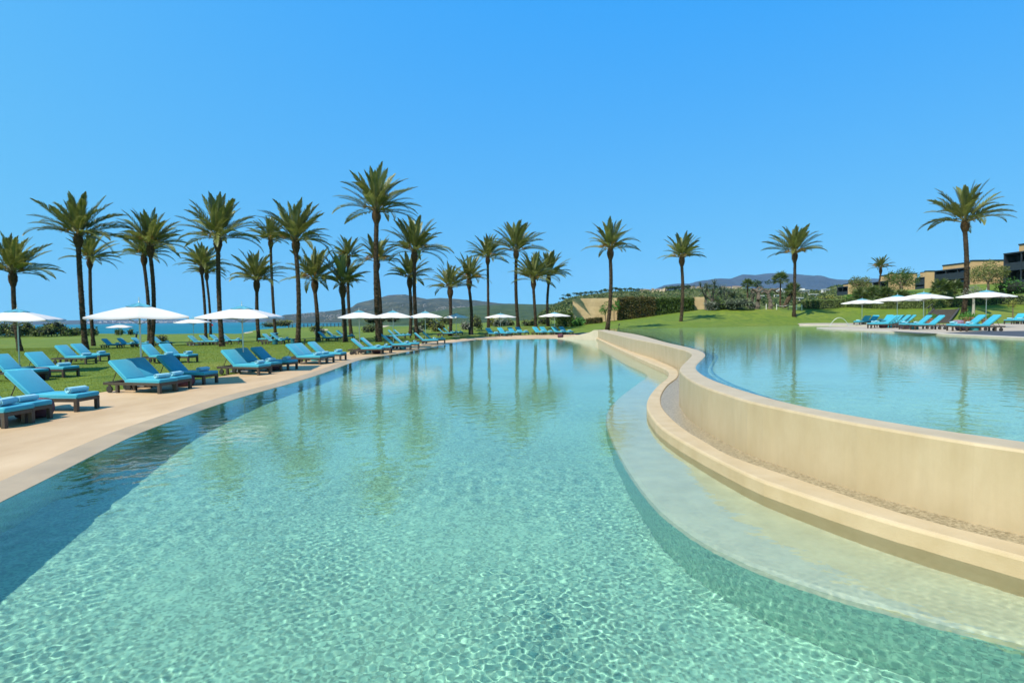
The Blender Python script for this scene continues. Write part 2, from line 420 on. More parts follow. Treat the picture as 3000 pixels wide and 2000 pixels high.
def water_sheet(name, poly, z, c, r0_, r1_, k, a0, a1, seed, amp, lmin, lmax, ncomp, material, far_calm=None):
    nr = int(math.log(r1_/r0_)/k); na = int((a1-a0)/k)
    rr = r0_*np.exp(k*np.arange(nr)); aa = a0 + k*np.arange(na)
    RR, AA = np.meshgrid(rr, aa, indexing='ij')
    X = c[0] + RR*np.sin(AA); Y = c[1] + RR*np.cos(AA)
    # an outline a little larger than the basin so that the sheet tucks under the rim
    PP = [(p[0], p[1]) for p in poly]; ins = inside(PP, X, Y)
    grow = ins.copy()
    for s_ in range(3):
        g2 = grow.copy(); g2[1:] |= grow[:-1]; g2[:-1] |= grow[1:]; g2[:, 1:] |= grow[:, :-1]; g2[:, :-1] |= grow[:, 1:]; grow = g2
    Zw = z + waves(X, Y, RR*k, seed, amp, lmin, lmax, ncomp)
    idx = np.arange(nr*na).reshape(nr, na)
    keep = grow[:-1, :-1] & grow[1:, :-1] & grow[:-1, 1:] & grow[1:, 1:]
    q = np.stack([idx[:-1, :-1], idx[:-1, 1:], idx[1:, 1:], idx[1:, :-1]], -1)[keep]
    used = np.unique(q); remap = -np.ones(nr*na, dtype=np.int64); remap[used] = np.arange(len(used))
    V = np.stack([X, Y, Zw], -1).reshape(-1, 3)[used]
    me = npmesh(name, V, remap[q], material)
    return obj(name, me)
wm = water_mat('pool_water', (.93, .99, .985), rough=.03, bump=.0035, bscale=5.5)
def water_arrays(poly, z, c, r0_, r1_, k, a0, a1, seed, amp, lmin, lmax, ncomp, r_end=False):
    nr = int(round(math.log(r1_/r0_)/k)); k2 = math.log(r1_/r0_)/nr; na = int((a1-a0)/k)
    rr = r0_*np.exp(k2*np.arange(nr+1)); aa = a0 + (a1-a0)*np.arange(na+1)/na
    RR, AA = np.meshgrid(rr, aa, indexing='ij'); X = c[0] + RR*np.sin(AA); Y = c[1] + RR*np.cos(AA)
    grow = inside([(p[0], p[1]) for p in poly], X, Y)
    for s_ in range(3):
        g2 = grow.copy(); g2[1:] |= grow[:-1]; g2[:-1] |= grow[1:]; g2[:, 1:] |= grow[:, :-1]; g2[:, :-1] |= grow[:, 1:]; grow = g2
    Zw = z + waves(X, Y, RR*k, seed, amp, lmin, lmax, ncomp) + waves(X, Y, RR*k, seed+50, .0011, .2, .6, 18)
    idx = np.arange(X.size).reshape(X.shape); keep = grow[:-1, :-1] & grow[1:, :-1] & grow[:-1, 1:] & grow[1:, 1:]
    q = np.stack([idx[:-1, :-1], idx[:-1, 1:], idx[1:, 1:], idx[1:, :-1]], -1)[keep]
    used = np.unique(q); remap = -np.ones(X.size, dtype=np.int64); remap[used] = np.arange(len(used))
    return np.stack([X, Y, Zw], -1).reshape(-1, 3)[used], remap[q]
WVP = (3, .00046, .030, .115, 80)
VV, QQ, nv = [], [], 0
for ra, rb, kk in ((2.4, 7.0, .0019), (7.0, 16.0, .0020), (16.0, 30.0, .0028), (30.0, 82.0, .0058)):
    V1, Q1 = water_arrays(lower_poly, Z_LW, (0.3, -1.6), ra, rb, kk, R(-50), R(48), *WVP)
    VV.append(V1); QQ.append(Q1 + nv); nv += len(V1)
o = obj('lower_pool_water', npmesh('lower_pool_water', np.concatenate(VV), np.concatenate(QQ), wm))
tag(o, 'clear rippled turquoise water of the large lower pool', kind='structure'); caust(o, False, True)
# upper pool
up_right = line([(3000,993.5),(2811,984),(2640,975.5),(2500,969),(2420,965),(2392,962.3)], Z_UW)
dd = (up_right[0]-up_right[1]).normalized()
up_far = line([(2392,961.5),(2440,959.2),(2500,957.6),(2565,956.8),(2566,955.4),(2500,954.3),(2430,953.4),(2340,952.8),(2200,955.8),(2050,958.8),(1900,961),(1800,963)], Z_UW)
upper_poly = WI + [up_right[0] + dd*14 + Vector((6, -6, 0)), up_right[0] + dd*6] + resample(catmull(up_right), 40) + resample(catmull(up_far), 60)
mb = MB(); vs, fs = poly_face(upper_poly, Z_UW-1.25); mb.add(vs, fs)
n_ = len(upper_poly)
for i in range(n_):
    a = upper_poly[i]; b = upper_poly[(i+1) % n_]
    mb.quad((a.x, a.y, Z_UW-1.25), (b.x, b.y, Z_UW-1.25), (b.x, b.y, Z_UW-.012), (a.x, a.y, Z_UW-.012))
o = mb.build('upper_pool_basin', tile_up); tag(o, 'green blue mosaic basin of the upper pool', kind='structure'); caust(o)
o = water_sheet('upper_pool_water', upper_poly, Z_UW-.004, (0, 0), 3.5, 90, .0060, R(2), R(62), 11, .0020, .10, .5, 44, wm)
tag(o, 'still green blue water of the upper pool', kind='structure'); caust(o, False, True)
# ------------------------------------------------------------------ terrain
def wx(px, Y): return (px - 1500.0) / F * Y
CP = [(x, y, 0.0) for x in (-70, -45, -28, -14, 0, 12) for y in (-20, 0, 14, 28)]
CP += [(-40, 45, -.25), (-60, 45, -.3), (-22, 45, -.1), (-12, 45, 0), (-5, 58, 0), (2, 68, 0), (-8, 70, 0), (5, 73, .02), (-3, 76, .05)]
CP += [(wx(p, Y), Y, z) for p, Y, z in [
    (60,59,-.5),(251,59,-.56),(274,72,-.8),(443,62,-.45),(603,80,-.7),(760,65,-.1),(872,55,-.05),(1000,62,0),(1200,68,0),(1330,74,0),
    (-300,140,-.9),(100,140,-.8),(500,140,-.76),(650,135,-.6),(760,140,-.2),(900,150,.2),(1100,150,.2),(1300,165,.45),(1350,100,.35),(1200,105,.15),(900,100,-.1),(400,105,-.85),
    (1431,88,.72),(1519,85,.52),(1571,80,.18),(1606,90,.75),(1500,120,1.1),(1560,170,1.3),(1450,170,.9),
    (1790,61,.84),(1850,64,.86),(2000,66,.93),(2150,68,.9),(2350,76.5,.98),(1720,70,.5),(1650,76,.25),(1678,90,.9),(1760,90,1.35),(1870,89,1.75),(2064,89,3.05),(2000,76,1.75),
    (2150,87,3.05),(2250,86,3.05),(2326,80,2.0),(2350,86,3.0),(2420,88,2.97),(2480,86,2.95),(2440,80,1.55),(2500,73.5,1.0),(2600,68.5,1.05),(2600,78,2.3),
    (2742,60.2,1.1),(2933,58.8,1.13),(3000,61.5,1.13),(3150,56,1.13),(2822,63,1.68),(2780,70,2.62),(2900,70,2.62),(3000,71.5,2.65),(3200,70,2.7),(2680,75,2.75),
    (2935,84,5.4),(3150,80,5.5),(2700,100,6.2),(2560,125,6.3),(2450,140,6.3),(2600,82,3.9),(2800,76,4.3),(2480,100,4.2),
    (2250,110,2.6),(2250,160,-1),(2000,110,3.0),(2000,170,-1),(1750,120,2.0),(1700,180,0.5),(2500,190,5.5),(2900,180,8.0),(3300,130,8.0),(3300,40,1.1),(3500,15,1.1)]]
CPa = np.array(CP); _c = 7.0
_d = np.sqrt(((CPa[:, None, :2] - CPa[None, :, :2])**2).sum(-1) + _c*_c)
_n = len(CPa); _A = np.zeros((_n+1, _n+1)); _A[:_n, :_n] = -_d - np.eye(_n)*-.6*0 ; _A[:_n, :_n] -= np.eye(_n)*-0.0; _A[:_n, _n] = 1; _A[_n, :_n] = 1
_A[:_n, :_n] += np.eye(_n)*0.8      # slight smoothing
_w = np.linalg.solve(_A, np.append(CPa[:, 2], 0))
def Gv(X, Y):
    X = np.asarray(X, float); Y = np.asarray(Y, float); out = np.full(X.shape, _w[_n])
    for i in range(_n): out = out - _w[i]*np.sqrt((X-CPa[i, 0])**2 + (Y-CPa[i, 1])**2 + _c*_c)
    return out
def G(x, y): return float(Gv(np.array([x]), np.array([y]))[0])
def hit(px, py, y0=8.0, y1=260.0, dz=0.0):
    """where the sight line of a photo pixel meets the ground"""
    Y = np.linspace(y0, y1, 1600); d = ray(px, py); t = Y/d.y
    D = (H + d.z*t) - (Gv(d.x*t, Y) + dz); k = np.nonzero(D <= 0)[0]
    if len(k) == 0: return at_y(px, py, y1)
    k = max(1, k[0]); f = D[k-1]/max(1e-9, D[k-1]-D[k]); y = Y[k-1] + f*(Y[k]-Y[k-1])
    p = at_y(px, py, y); return p

# outlines of the paved areas
def offset(P, d):
    out = []
    for i, p in enumerate(P):
        t = (P[min(i+1, len(P)-1)] - P[max(i-1, 0)]); t.z = 0; t.normalize()
        out.append(Vector((p.x - t.y*d, p.y + t.x*d, p.z)))
    return out
CO = offset(LE, .5)           # outer side of the wet coping
grass_edge = [Vector((-13.5, -16, 0)), Vector((-13.2, 4, 0)), Vector((-12.9, 12, 0)), Vector((-12.7, 16, 0))] + line([(301,1148),(440,1131),(640,1103),(760,1083),(870,1062),(1017,1031.5),(1159,1016),(1273,1000),(1357,991.5),(1411,987.5),(1491,983),(1577,980.5),(1644,979.3),(1690,979)], 0)
GE = resample(catmull(grass_edge), 90)
deck_poly = GE + [Vector((9.5, 66, 0)), Vector((8.6, 60.5, 0))] + list(reversed(FE)) + list(reversed(CO))
low_paved = GE + [Vector((9.5, 66, 0))] + [Vector((p.x, p.y, 0)) for p in WI] + [Vector((30, -20, 0)), Vector((-13.5, -20, 0))]
deck_back = [at_z(x, y, z) for x, y, z in ((2336,950.5,.89),(2362,948,.93),(2480,946.8,.97),(2600,946.5,1.03),(2742,947,1.08),(2933,947,Z_UD),(3000,944.5,Z_UD))]
DB = resample(catmull(deck_back), 40)
up_edge = resample(catmull(up_right), 40); up_in = resample(catmull(up_far), 60)
right_deck = [up_right[0] + dd*14 + Vector((6, -6, 0)), up_right[0] + dd*6] + up_edge + [p for p in up_in if True][:42]
# the deck runs from the pool edge to the lawn; right_deck is the pool side, DB the lawn side
i_far = min(range(len(up_in)), key=lambda i: abs((up_in[i]-at_z(2340, 952.8, Z_UW)).length))
pool_side = [up_right[0] + dd*14 + Vector((6, -6, 0)), up_right[0] + dd*6] + up_edge + up_in[:i_far+1]
updeck_poly = pool_side + DB + [Vector((60, 46, 0)), Vector((62, -10, 0))]
up_paved = [Vector((p.x, p.y, 0)) for p in WI] + [Vector((62, -10, 0)), Vector((60, 46, 0))] + list(reversed(DB)) + up_in[i_far:]

def in_paved(X, Y): return inside(low_paved, X, Y) | inside(up_paved, X, Y)
lawn_m = bpy.data.materials.new('lawn'); lawn_m.use_nodes = True
def lawn_nodes(mm):
    n = mm.node_tree; b = n.nodes['Principled BSDF']; b.inputs['Roughness'].default_value = .85; b.inputs['Specular IOR Level'].default_value = .25
    geo = n.nodes.new('ShaderNodeNewGeometry')
    def noise(s, d, st=(1, 1, 1)):
        mp = n.nodes.new('ShaderNodeMapping'); mp.inputs['Scale'].default_value = st; n.links.new(geo.outputs['Position'], mp.inputs[0])
        t = n.nodes.new('ShaderNodeTexNoise'); t.inputs['Scale'].default_value = s; t.inputs['Detail'].default_value = d; t.inputs['Roughness'].default_value = .65
        n.links.new(mp.outputs[0], t.inputs['Vector']); return t.outputs[0]
    def ramp(src, c0, c1, p0, p1):
        r = n.nodes.new('ShaderNodeValToRGB'); r.color_ramp.elements[0].position = p0; r.color_ramp.elements[1].position = p1
        r.color_ramp.elements[0].color = (*c0, 1); r.color_ramp.elements[1].color = (*c1, 1); n.links.new(src, r.inputs[0]); return r.outputs[0]
    a = ramp(noise(1.6, 8, (1, .5, 1)), (.052, .096, .006), (.140, .178, .012), .36, .64)
    bb = ramp(noise(.09, 5), (.085, .13, .008), (.22, .20, .035), .50, .76)
    mx = n.nodes.new('ShaderNodeMix'); mx.data_type = 'RGBA'
    f = ramp(noise(.16, 5, (1, .35, 1)), (.08, .08, .08), (.9, .9, .9), .42, .66)
    n.links.new(f, mx.inputs[0]); n.links.new(a, mx.inputs[6]); n.links.new(bb, mx.inputs[7])
    n.links.new(mx.outputs[2], b.inputs['Base Color'])
    bp = n.nodes.new('ShaderNodeBump'); bp.inputs['Distance'].default_value = .05; n.links.new(noise(9, 5), bp.inputs['Height']); n.links.new(bp.outputs[0], b.inputs['Normal'])
lawn_nodes(lawn_m)
step = .8
gx = np.arange(-170, 170, step); gy = np.arange(-16, 200, step)
XX, YY = np.meshgrid(gx, gy, indexing='ij')
ZZ = Gv(XX, YY) - .015
# low mounds on the golf course beyond the loungers
ZZ += .25*np.sin(XX*.11+1)*np.sin(YY*.09)*np.clip((YY-85)/40, 0, 1)*(XX < 12)
PXc = XX/np.maximum(YY, 1)*F + 1500
Ye = np.interp(PXc, [-3000, 0, 350, 500, 620, 700, 760, 900, 1250, 1500, 1700, 1800], [150, 150, 148, 142, 138, 128, 150, 160, 172, 185, 400, 400])
ZZ -= np.maximum(0, YY - Ye)*.55
pv = in_paved(XX, YY)
ZZ[pv] -= .14
idx = np.arange(XX.size).reshape(XX.shape)
keep = ~(pv[:-1, :-1] & pv[1:, :-1] & pv[:-1, 1:] & pv[1:, 1:])
q = np.stack([idx[:-1, :-1], idx[1:, :-1], idx[1:, 1:], idx[:-1, 1:]], -1)[keep]
o = obj('lawn', npmesh('lawn', np.stack([XX, YY, ZZ], -1).reshape(-1, 3), q, lawn_m)); tag(o, 'green mown lawn around the pools', kind='structure')

# lower deck and its wet coping
deck_m = mat('deck_sandstone', (.50, .315, .15), .62, col2=(.72, .50, .29), scale=.55, stretch=(1, .45, 1), detail=10, bump=.0015, bscale=25)
def slab(name, P, z, th, m):
    mb = MB(); vs, fs = poly_face(P, z); mb.add(vs, fs); n = len(P)
    for i in range(n):
        a = P[i]; b = P[(i+1) % n]; mb.quad((a.x, a.y, z), (a.x, a.y, z-th), (b.x, b.y, z-th), (b.x, b.y, z))
    return mb.build(name, m)
o = slab('lower_deck', deck_poly, 0.0, .033, deck_m); tag(o, 'sandstone coloured deck along the lower pool', kind='structure')
o = ribbon(LE, CO, [(.004, -.034), (.004, -.024), (.08, -.022), (1, .004), (1, -.2)]).build('wet_coping', wetstone, smooth=False)
tag(o, 'wet pale stone rim between deck and water', kind='structure'); caust(o)

# upper deck (rises a little from the water)
cop_m = mat('upper_coping', (.62, .52, .38), .5, var=.08, scale=2)
updeck_m = mat('upper_deck_stone', (.46, .36, .25), .6, col2=(.54, .43, .31), scale=.8, detail=8)
def cdt(P, inner, zf):
    from mathutils.geometry import delaunay_2d_cdt
    pts = [Vector((p[0], p[1])) for p in P]; n = len(pts)
    allp = pts + [Vector(i) for i in inner]
    r = delaunay_2d_cdt(allp, [(i, (i+1) % n) for i in range(n)], [list(range(n))], 1, 1e-4)
    vs = [(v.x, v.y, zf(v.x, v.y)) for v in r[0]]; fs = []
    for f in r[2]:
        a, b, c = (Vector(vs[i]) for i in f[:3]); fs.append(tuple(f) if (b-a).cross(c-a).z > 0 else tuple(f)[::-1])
    return vs, fs
ps = np.array([(p.x, p.y) for p in resample(pool_side, 300)])
def up_z(x, y):
    d = float(np.sqrt(((ps - (x, y))**2).sum(1)).min()); return .93 + (Z_UD-.93)*min(1, d/3.0)
gi = [(x, y) for x in np.arange(20, 60, 1.3) for y in np.arange(-8, 74, 1.3)]
gin = inside(updeck_poly, np.array([g[0] for g in gi]), np.array([g[1] for g in gi]))
vs, fs = cdt(updeck_poly, [g for g, k in zip(gi, gin) if k], up_z)
mb = MB(); mb.add(vs, fs); o = mb.build('upper_deck', updeck_m, smooth=True); tag(o, 'pale stone deck beside the upper pool', kind='structure')
PSs = resample(pool_side, 160)
o = ribbon(PSs, offset(PSs, -.4), [(.002, Z_UW-.010), (.002, .925), (.05, .938), (.95, .96), (1, .955), (1, .8)]).build('upper_coping', cop_m); tag(o, 'pale coping stones along the upper pool edge', kind='structure')
# dark brown streaked sheet over the deck at the pool edge on the right
tm = mat('dark_deck_surface', (.055, .045, .04), .6, col2=(.085, .07, .06), scale=3, stretch=(.3, 6, 1))
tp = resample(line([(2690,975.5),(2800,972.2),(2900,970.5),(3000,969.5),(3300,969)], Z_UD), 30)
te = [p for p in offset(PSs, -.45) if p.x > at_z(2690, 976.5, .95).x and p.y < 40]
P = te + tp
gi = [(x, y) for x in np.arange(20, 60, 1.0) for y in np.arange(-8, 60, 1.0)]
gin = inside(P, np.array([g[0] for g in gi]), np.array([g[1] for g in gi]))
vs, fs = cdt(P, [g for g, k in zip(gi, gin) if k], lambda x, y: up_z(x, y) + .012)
mb = MB(); mb.add(vs, fs); o = mb.build('dark_deck', tm); tag(o, 'dark brown deck surface at the edge of the upper pool', kind='structure')
# sloping end wall that closes the lower pool
mb = MB(); a = Vector((WO[0].x, WO[0].y, 0)); b = at_z(1622, 990.2, 0); nrm = Vector((-(b-a).y, (b-a).x, 0)).normalized()*-1.0
for k in range(12):
    t0, t1 = k/12, (k+1)/12; e = lambda t: .005 + (wz-.004)*(1-t)**1.5 if t > .12 else wz-.004-(.04*t)
    z0, z1 = e(t0), e(t1); p0, p1 = a.lerp(b, t0), a.lerp(b, t1)
    q0, q1 = p0+nrm*1.3, p1+nrm*1.3
    vs = [(p0.x,p0.y,-1.3),(p1.x,p1.y,-1.3),(q1.x,q1.y,-1.3),(q0.x,q0.y,-1.3),(p0.x,p0.y,z0),(p1.x,p1.y,z1),(q1.x,q1.y,z1),(q0.x,q0.y,z0)]
    mb.add(vs, [(0,1,5,4),(4,5,6,7),(2,3,7,6)] + ([(3,0,4,7)] if k == 0 else []) + ([(1,2,6,5)] if k == 11 else []))
o = mb.build('end_wall', mat('pale_render', (.60, .50, .37), .55, var=.08, scale=2)); tag(o, 'pale wall with a sloping top at the far end of the lower pool', 'wall'); caust(o)

# ------------------------------------------------------------------ sea and distant land
seam = bpy.data.materials.new('sea'); seam.use_nodes = True; n = seam.node_tree; b = n.nodes['Principled BSDF']
b.inputs['Base Color'].default_value = (.012, .17, .24, 1); b.inputs['Roughness'].default_value = .5; b.inputs['Specular IOR Level'].default_value = .06
geo = n.nodes.new('ShaderNodeNewGeometry'); nz = n.nodes.new('ShaderNodeTexNoise'); nz.inputs['Scale'].default_value = .02; nz.inputs['Detail'].default_value = 8
mp = n.nodes.new('ShaderNodeMapping'); mp.inputs['Scale'].default_value = (.4, 1, 1); n.links.new(geo.outputs['Position'], mp.inputs[0]); n.links.new(mp.outputs[0], nz.inputs['Vector'])
rp = n.nodes.new('ShaderNodeValToRGB'); rp.color_ramp.elements[0].color = (.003, .095, .135, 1); rp.color_ramp.elements[1].color = (.008, .135, .17, 1)
rp.color_ramp.elements[0].position = .35; rp.color_ramp.elements[1].position = .7; n.links.new(nz.outputs[0], rp.inputs[0]); n.links.new(rp.outputs[0], b.inputs['Base Color'])
mb = MB(); mb.quad((-9500, 150, -14), (9500, 150, -14), (9500, 10000, -14), (-9500, 10000, -14)); o = mb.build('sea', seam); tag(o, 'turquoise sea beyond the lawn', kind='structure')
def fbm(X, Y, s, seed, oct=5):
    g = np.random.default_rng(seed); Z = np.zeros_like(X); a = 1.0
    for k in range(oct):
        for j in range(3):
            an = g.uniform(0, 6.283); Z += a/3*np.sin((X*np.cos(an)+Y*np.sin(an))*6.283/s + g.uniform(0, 6.283) + 1.3*np.sin((X*np.sin(an)-Y*np.cos(an))*4.1/s + g.uniform(0, 6.283)))
        s *= .5; a *= .52
    return Z
def ridge(name, sil, d0, d1, z0, m, label, seed, rough=.1, nx=260, ny=44, jag=.0, pw=.85):
    xs = np.linspace(sil[0][0], sil[-1][0], nx); ys = np.interp(xs, [s[0] for s in sil], [s[1] for s in sil])
    g = np.random.default_rng(seed)
    if jag: ys = ys + jag*fbm(xs, xs*0, 60, seed+5)
    tt = np.concatenate([np.linspace(0, 1, ny), [1.08, 1.3]])
    V = np.zeros((nx, len(tt), 3))
    for i, (px, py) in enumerate(zip(xs, ys)):
        top = at_y(px, py, d1); dirx = top.x/d1
        for j, t in enumerate(tt):
            d = d0 + (d1-d0)*t; V[i, j, 0] = dirx*d; V[i, j, 1] = d
            V[i, j, 2] = z0 + (top.z-z0)*min(t, 1)**pw if t <= 1 else z0 + (top.z-z0)*(1-(t-1)*1.6)
    nz_ = fbm(V[..., 0], V[..., 1], (d1-d0)*.9, seed); w = np.clip(tt*(1-tt)*4, 0, 1)[None, :]
    hgt = (V[:, ny-1, 2]-z0)[:, None]
    V[..., 2] += nz_*w*hgt*rough
    m_ = len(tt); idx = np.arange(nx*m_).reshape(nx, m_)
    q = np.stack([idx[:-1, :-1], idx[1:, :-1], idx[1:, 1:], idx[:-1, 1:]], -1).reshape(-1, 4)
    o = obj(name, npmesh(name, V.reshape(-1, 3), q, m)); tag(o, label, kind='structure'); return o, V
def hill_mat(name, c1, c2, c3, s, bd):
    mm = mat(name, c1, .95, col2=c2, scale=s, detail=10, spec=.1, bump=bd, bscale=s*4)
    return mm
coast_m = hill_mat('far_coast', (.035, .05, .035), (.09, .085, .06), None, .004, 8)
town_hill_m = hill_mat('town_hill', (.012, .026, .010), (.115, .11, .05), None, .011, 22)
mount_m = hill_mat('far_mountain', (.012, .020, .020), (.045, .05, .04), None, .004, 45)
scrub_m = hill_mat('scrub_hill', (.05, .075, .018), (.17, .16, .06), None, .03, 2.5)
ridge('far_coast', [(-400,945),(0,944),(120,941),(210,938),(280,937),(420,936.5),(560,935),(700,934),(900,934)], 7000, 8800, -14, coast_m, 'low hazy strip of far coast across the bay', 3, nx=180, ny=14)
SIL_T = [(780,938),(815,929),(832,922.5),(878,919),(942,914),(1001,906),(1032,899),(1044,889),(1095,876),(1120,870),(1139,865),(1154,864),(1188,862),(1208,867),(1231,872),(1251,875.5),(1290,872.5),(1350,876.5),(1386,879),(1472,889),(1549,891),(1616,892),(1700,893),(1800,894)]
_, VT = ridge('town_hill', SIL_T, 3350, 5200, -14, town_hill_m, 'long hazy blue green hill with a town beyond the bay', 9, rough=.24, nx=320, ny=50, jag=.5)
ridge('green_ridge', [(1000,934),(1100,928),(1250,915),(1330,903),(1420,893),(1500,891.5),(1600,891),(1700,884),(1800,880)], 1500, 2600, -14, hill_mat('green_ridge', (.022, .05, .012), (.085, .115, .03), None, .02, 9), 'low green ridge below the hazy hill', 21, rough=.12, nx=200, ny=30, jag=.5)
ridge('far_mountain', [(1880,853),(1918,847),(1946,835),(1994,830),(2019,830.5),(2052,823),(2097,816),(2141,816),(2177,804),(2216,806),(2241,801),(2284,800),(2326,803),(2380,807.5),(2416,811),(2454,819),(2488,820),(2560,816),(2700,822),(2900,836)], 6500, 9000, 0, mount_m, 'dark blue mountain ridge on the horizon', 31, rough=.2, nx=260, ny=40, jag=.6)
SIL_S = [(1560,935),(1600,905),(1635,888),(1650,881),(1668,873),(1704,866),(1740,862),(1791,856),(1822,853),(1870,855),(1900,853),(1947,853),(2032,846),(2100,846),(2177,846),(2241,847),(2347,850),(2411,853),(2443,838),(2490,836),(2560,850),(2700,870)]
_, VS = ridge('scrub_hill', SIL_S, 170, 520, -1, scrub_m, 'scrubby hillside behind the stone wall', 41, rough=.07, nx=240, ny=60, jag=.6, pw=.75)
# tan cliff band near the top of the scrub hill
mb = MB(); cm = mat('cliff_rock', (.34, .25, .14), .95, col2=(.52, .41, .26), scale=.25, stretch=(1, 1, 2), bump=.6, bscale=.5)
cl = [(1785,862,874),(1800,861,876),(1830,861,875),(1860,862,873),(1880,862,874),(1895,860,871),(1915,858,868),(1935,855,864),(1948,853.5,858)]
cp = catmull([Vector((a, b, c)) for a, b, c in cl], 8)
rowsV = []
for v in cp:
    jx = rng.uniform(-1, 1); top = at_y(v.x, v.y + rng.uniform(-.8, .8), 455); bot = at_y(v.x + jx, v.z + rng.uniform(-1, 1), 425); mid = top.lerp(bot, .5) + Vector((0, -6 + rng.uniform(-3, 3), 2 + rng.uniform(-1.5, 1.5)))
    rowsV.append([top + Vector((0, 14, 0)), top, mid, bot, bot + Vector((0, 4, -6))])
vs = [p for r_ in rowsV for p in r_]; fs = []
for i in range(len(rowsV)-1):
    for j in range(4): fs.append((i*5+j, i*5+j+1, (i+1)*5+j+1, (i+1)*5+j))
mb.add(vs, fs); o = mb.build('cliff', cm); tag(o, 'band of bare tan cliff on the scrub hill', kind='structure')

# haze: a closed box of even, thin air around everything
hm = bpy.data.materials.new('haze'); hm.use_nodes = True; n = hm.node_tree; n.nodes.clear()
out = n.nodes.new('ShaderNodeOutputMaterial'); pvn = n.nodes.new('ShaderNodeVolumePrincipled')
pvn.inputs['Color'].default_value = (.36, .60, 1.0, 1); pvn.inputs['Density'].default_value = 3.6e-5; pvn.inputs['Anisotropy'].default_value = -.15
n.links.new(pvn.outputs[0], out.inputs['Volume'])
HAZE = True
if HAZE:
    mb = MB(); mb.box(-9800, 9800, -300, 10600, -18, 760); o = mb.build('haze', hm); tag(o, 'thin blue haze in the air over the bay', kind='stuff')
# ------------------------------------------------------------------ date palms
bark_m = mat('palm_bark', (.035, .023, .014), .95, col2=(.15, .105, .065), scale=5, detail=6, bump=.02, bscale=18, spec=.15)
boot_m = mat('palm_boots', (.06, .036, .016), .95, col2=(.17, .10, .045), scale=7, detail=5, spec=.15)
frond_m = mat('palm_frond', (.12, .15, .028), .38, col2=(.34, .34, .085), scale=.9, detail=3, trans=.33, objvar=.28, spec=.6)
rach_m = mat('palm_rachis', (.17, .16, .055), .6)
stalk_m = mat('palm_flower', (.42, .21, .025), .8, col2=(.55, .32, .05), scale=8)
def frond_mesh(name, bend, twist, seed, npair=38):
    """one feather leaf, unit length, growing along +x and arching down"""
    g = random.Random(seed); mb = MB(); N = 14; pts = []; dirs = []; p = Vector((0, 0, 0)); a = 0.0
    for k in range(N+1):
        t = k/N; ang = -bend*(t**1.6); d = Vector((math.cos(ang), twist*t*.25, math.sin(ang))).normalized(); pts.append(p.copy()); dirs.append(d); p = p + d/N
    mb.cur = 1; mb.tube(pts, [.0085*(1-.88*k/N) + .0008 for k in range(N+1)], 4, cap=False); mb.cur = 0
    for k in range(npair):
        t = .20 + .80*(k+.5)/npair; f = t*N; i = min(N-1, int(f)); q = pts[i].lerp(pts[i+1], f-i); d = dirs[i].lerp(dirs[i+1], f-i).normalized()
        side = d.cross(Vector((0, 0, 1))).normalized(); up = side.cross(d)
        L = .175*math.sin(math.pi*min(1, .18+.80*t))**.55*(1.0 if t < .8 else 1.2-.55*(t-.8)/.2-.2) ; fwd = .60+.55*t
        for s in (-1, 1):
            jit = g.uniform(-.12, .12); v = (d*(fwd+jit) + side*s*(.78-.25*t) + up*(.42+g.uniform(-.22, .18))).normalized()
            l = L*g.uniform(.82, 1.1); w = .0108; tip = q + v*l + Vector((0, 0, -.02*l/.15)); mid = q + v*l*.5 + Vector((0, 0, .003))
            wv = v.cross(up).normalized()*w
            mb.add([q - wv*.5, mid - wv, tip, mid + wv, q + wv*.5], [(0, 1, 2, 3, 4)])
    return mb.mesh(name, [frond_m, rach_m])
FR = [[frond_mesh('frond', b, tw, int(b*100)+i) for i, tw in enumerate((-.6, .1, .7))] for b in (.15, .45, .85, 1.35, 1.9)]
def stalk_mesh(seed):
    g = random.Random(seed); mb = MB()
    pts = [Vector((.0, 0, 0)), Vector((.25, 0, .22)), Vector((.55, 0, .30)), Vector((.8, 0, .18))]
    mb.tube(pts, [.02, .018, .014, .008], 4)
    for k in range(26):
        b = pts[2].lerp(pts[3], g.random()); e = b + Vector((g.uniform(.05, .35), g.uniform(-.16, .16), g.uniform(-.32, .0)))
        mb.tube([b, b.lerp(e, .5) + Vector((0, 0, .04)), e], [.012, .016, .006], 3)
    return mb.mesh('flower_stalk', stalk_m)
ST = [stalk_mesh(k) for k in range(3)]
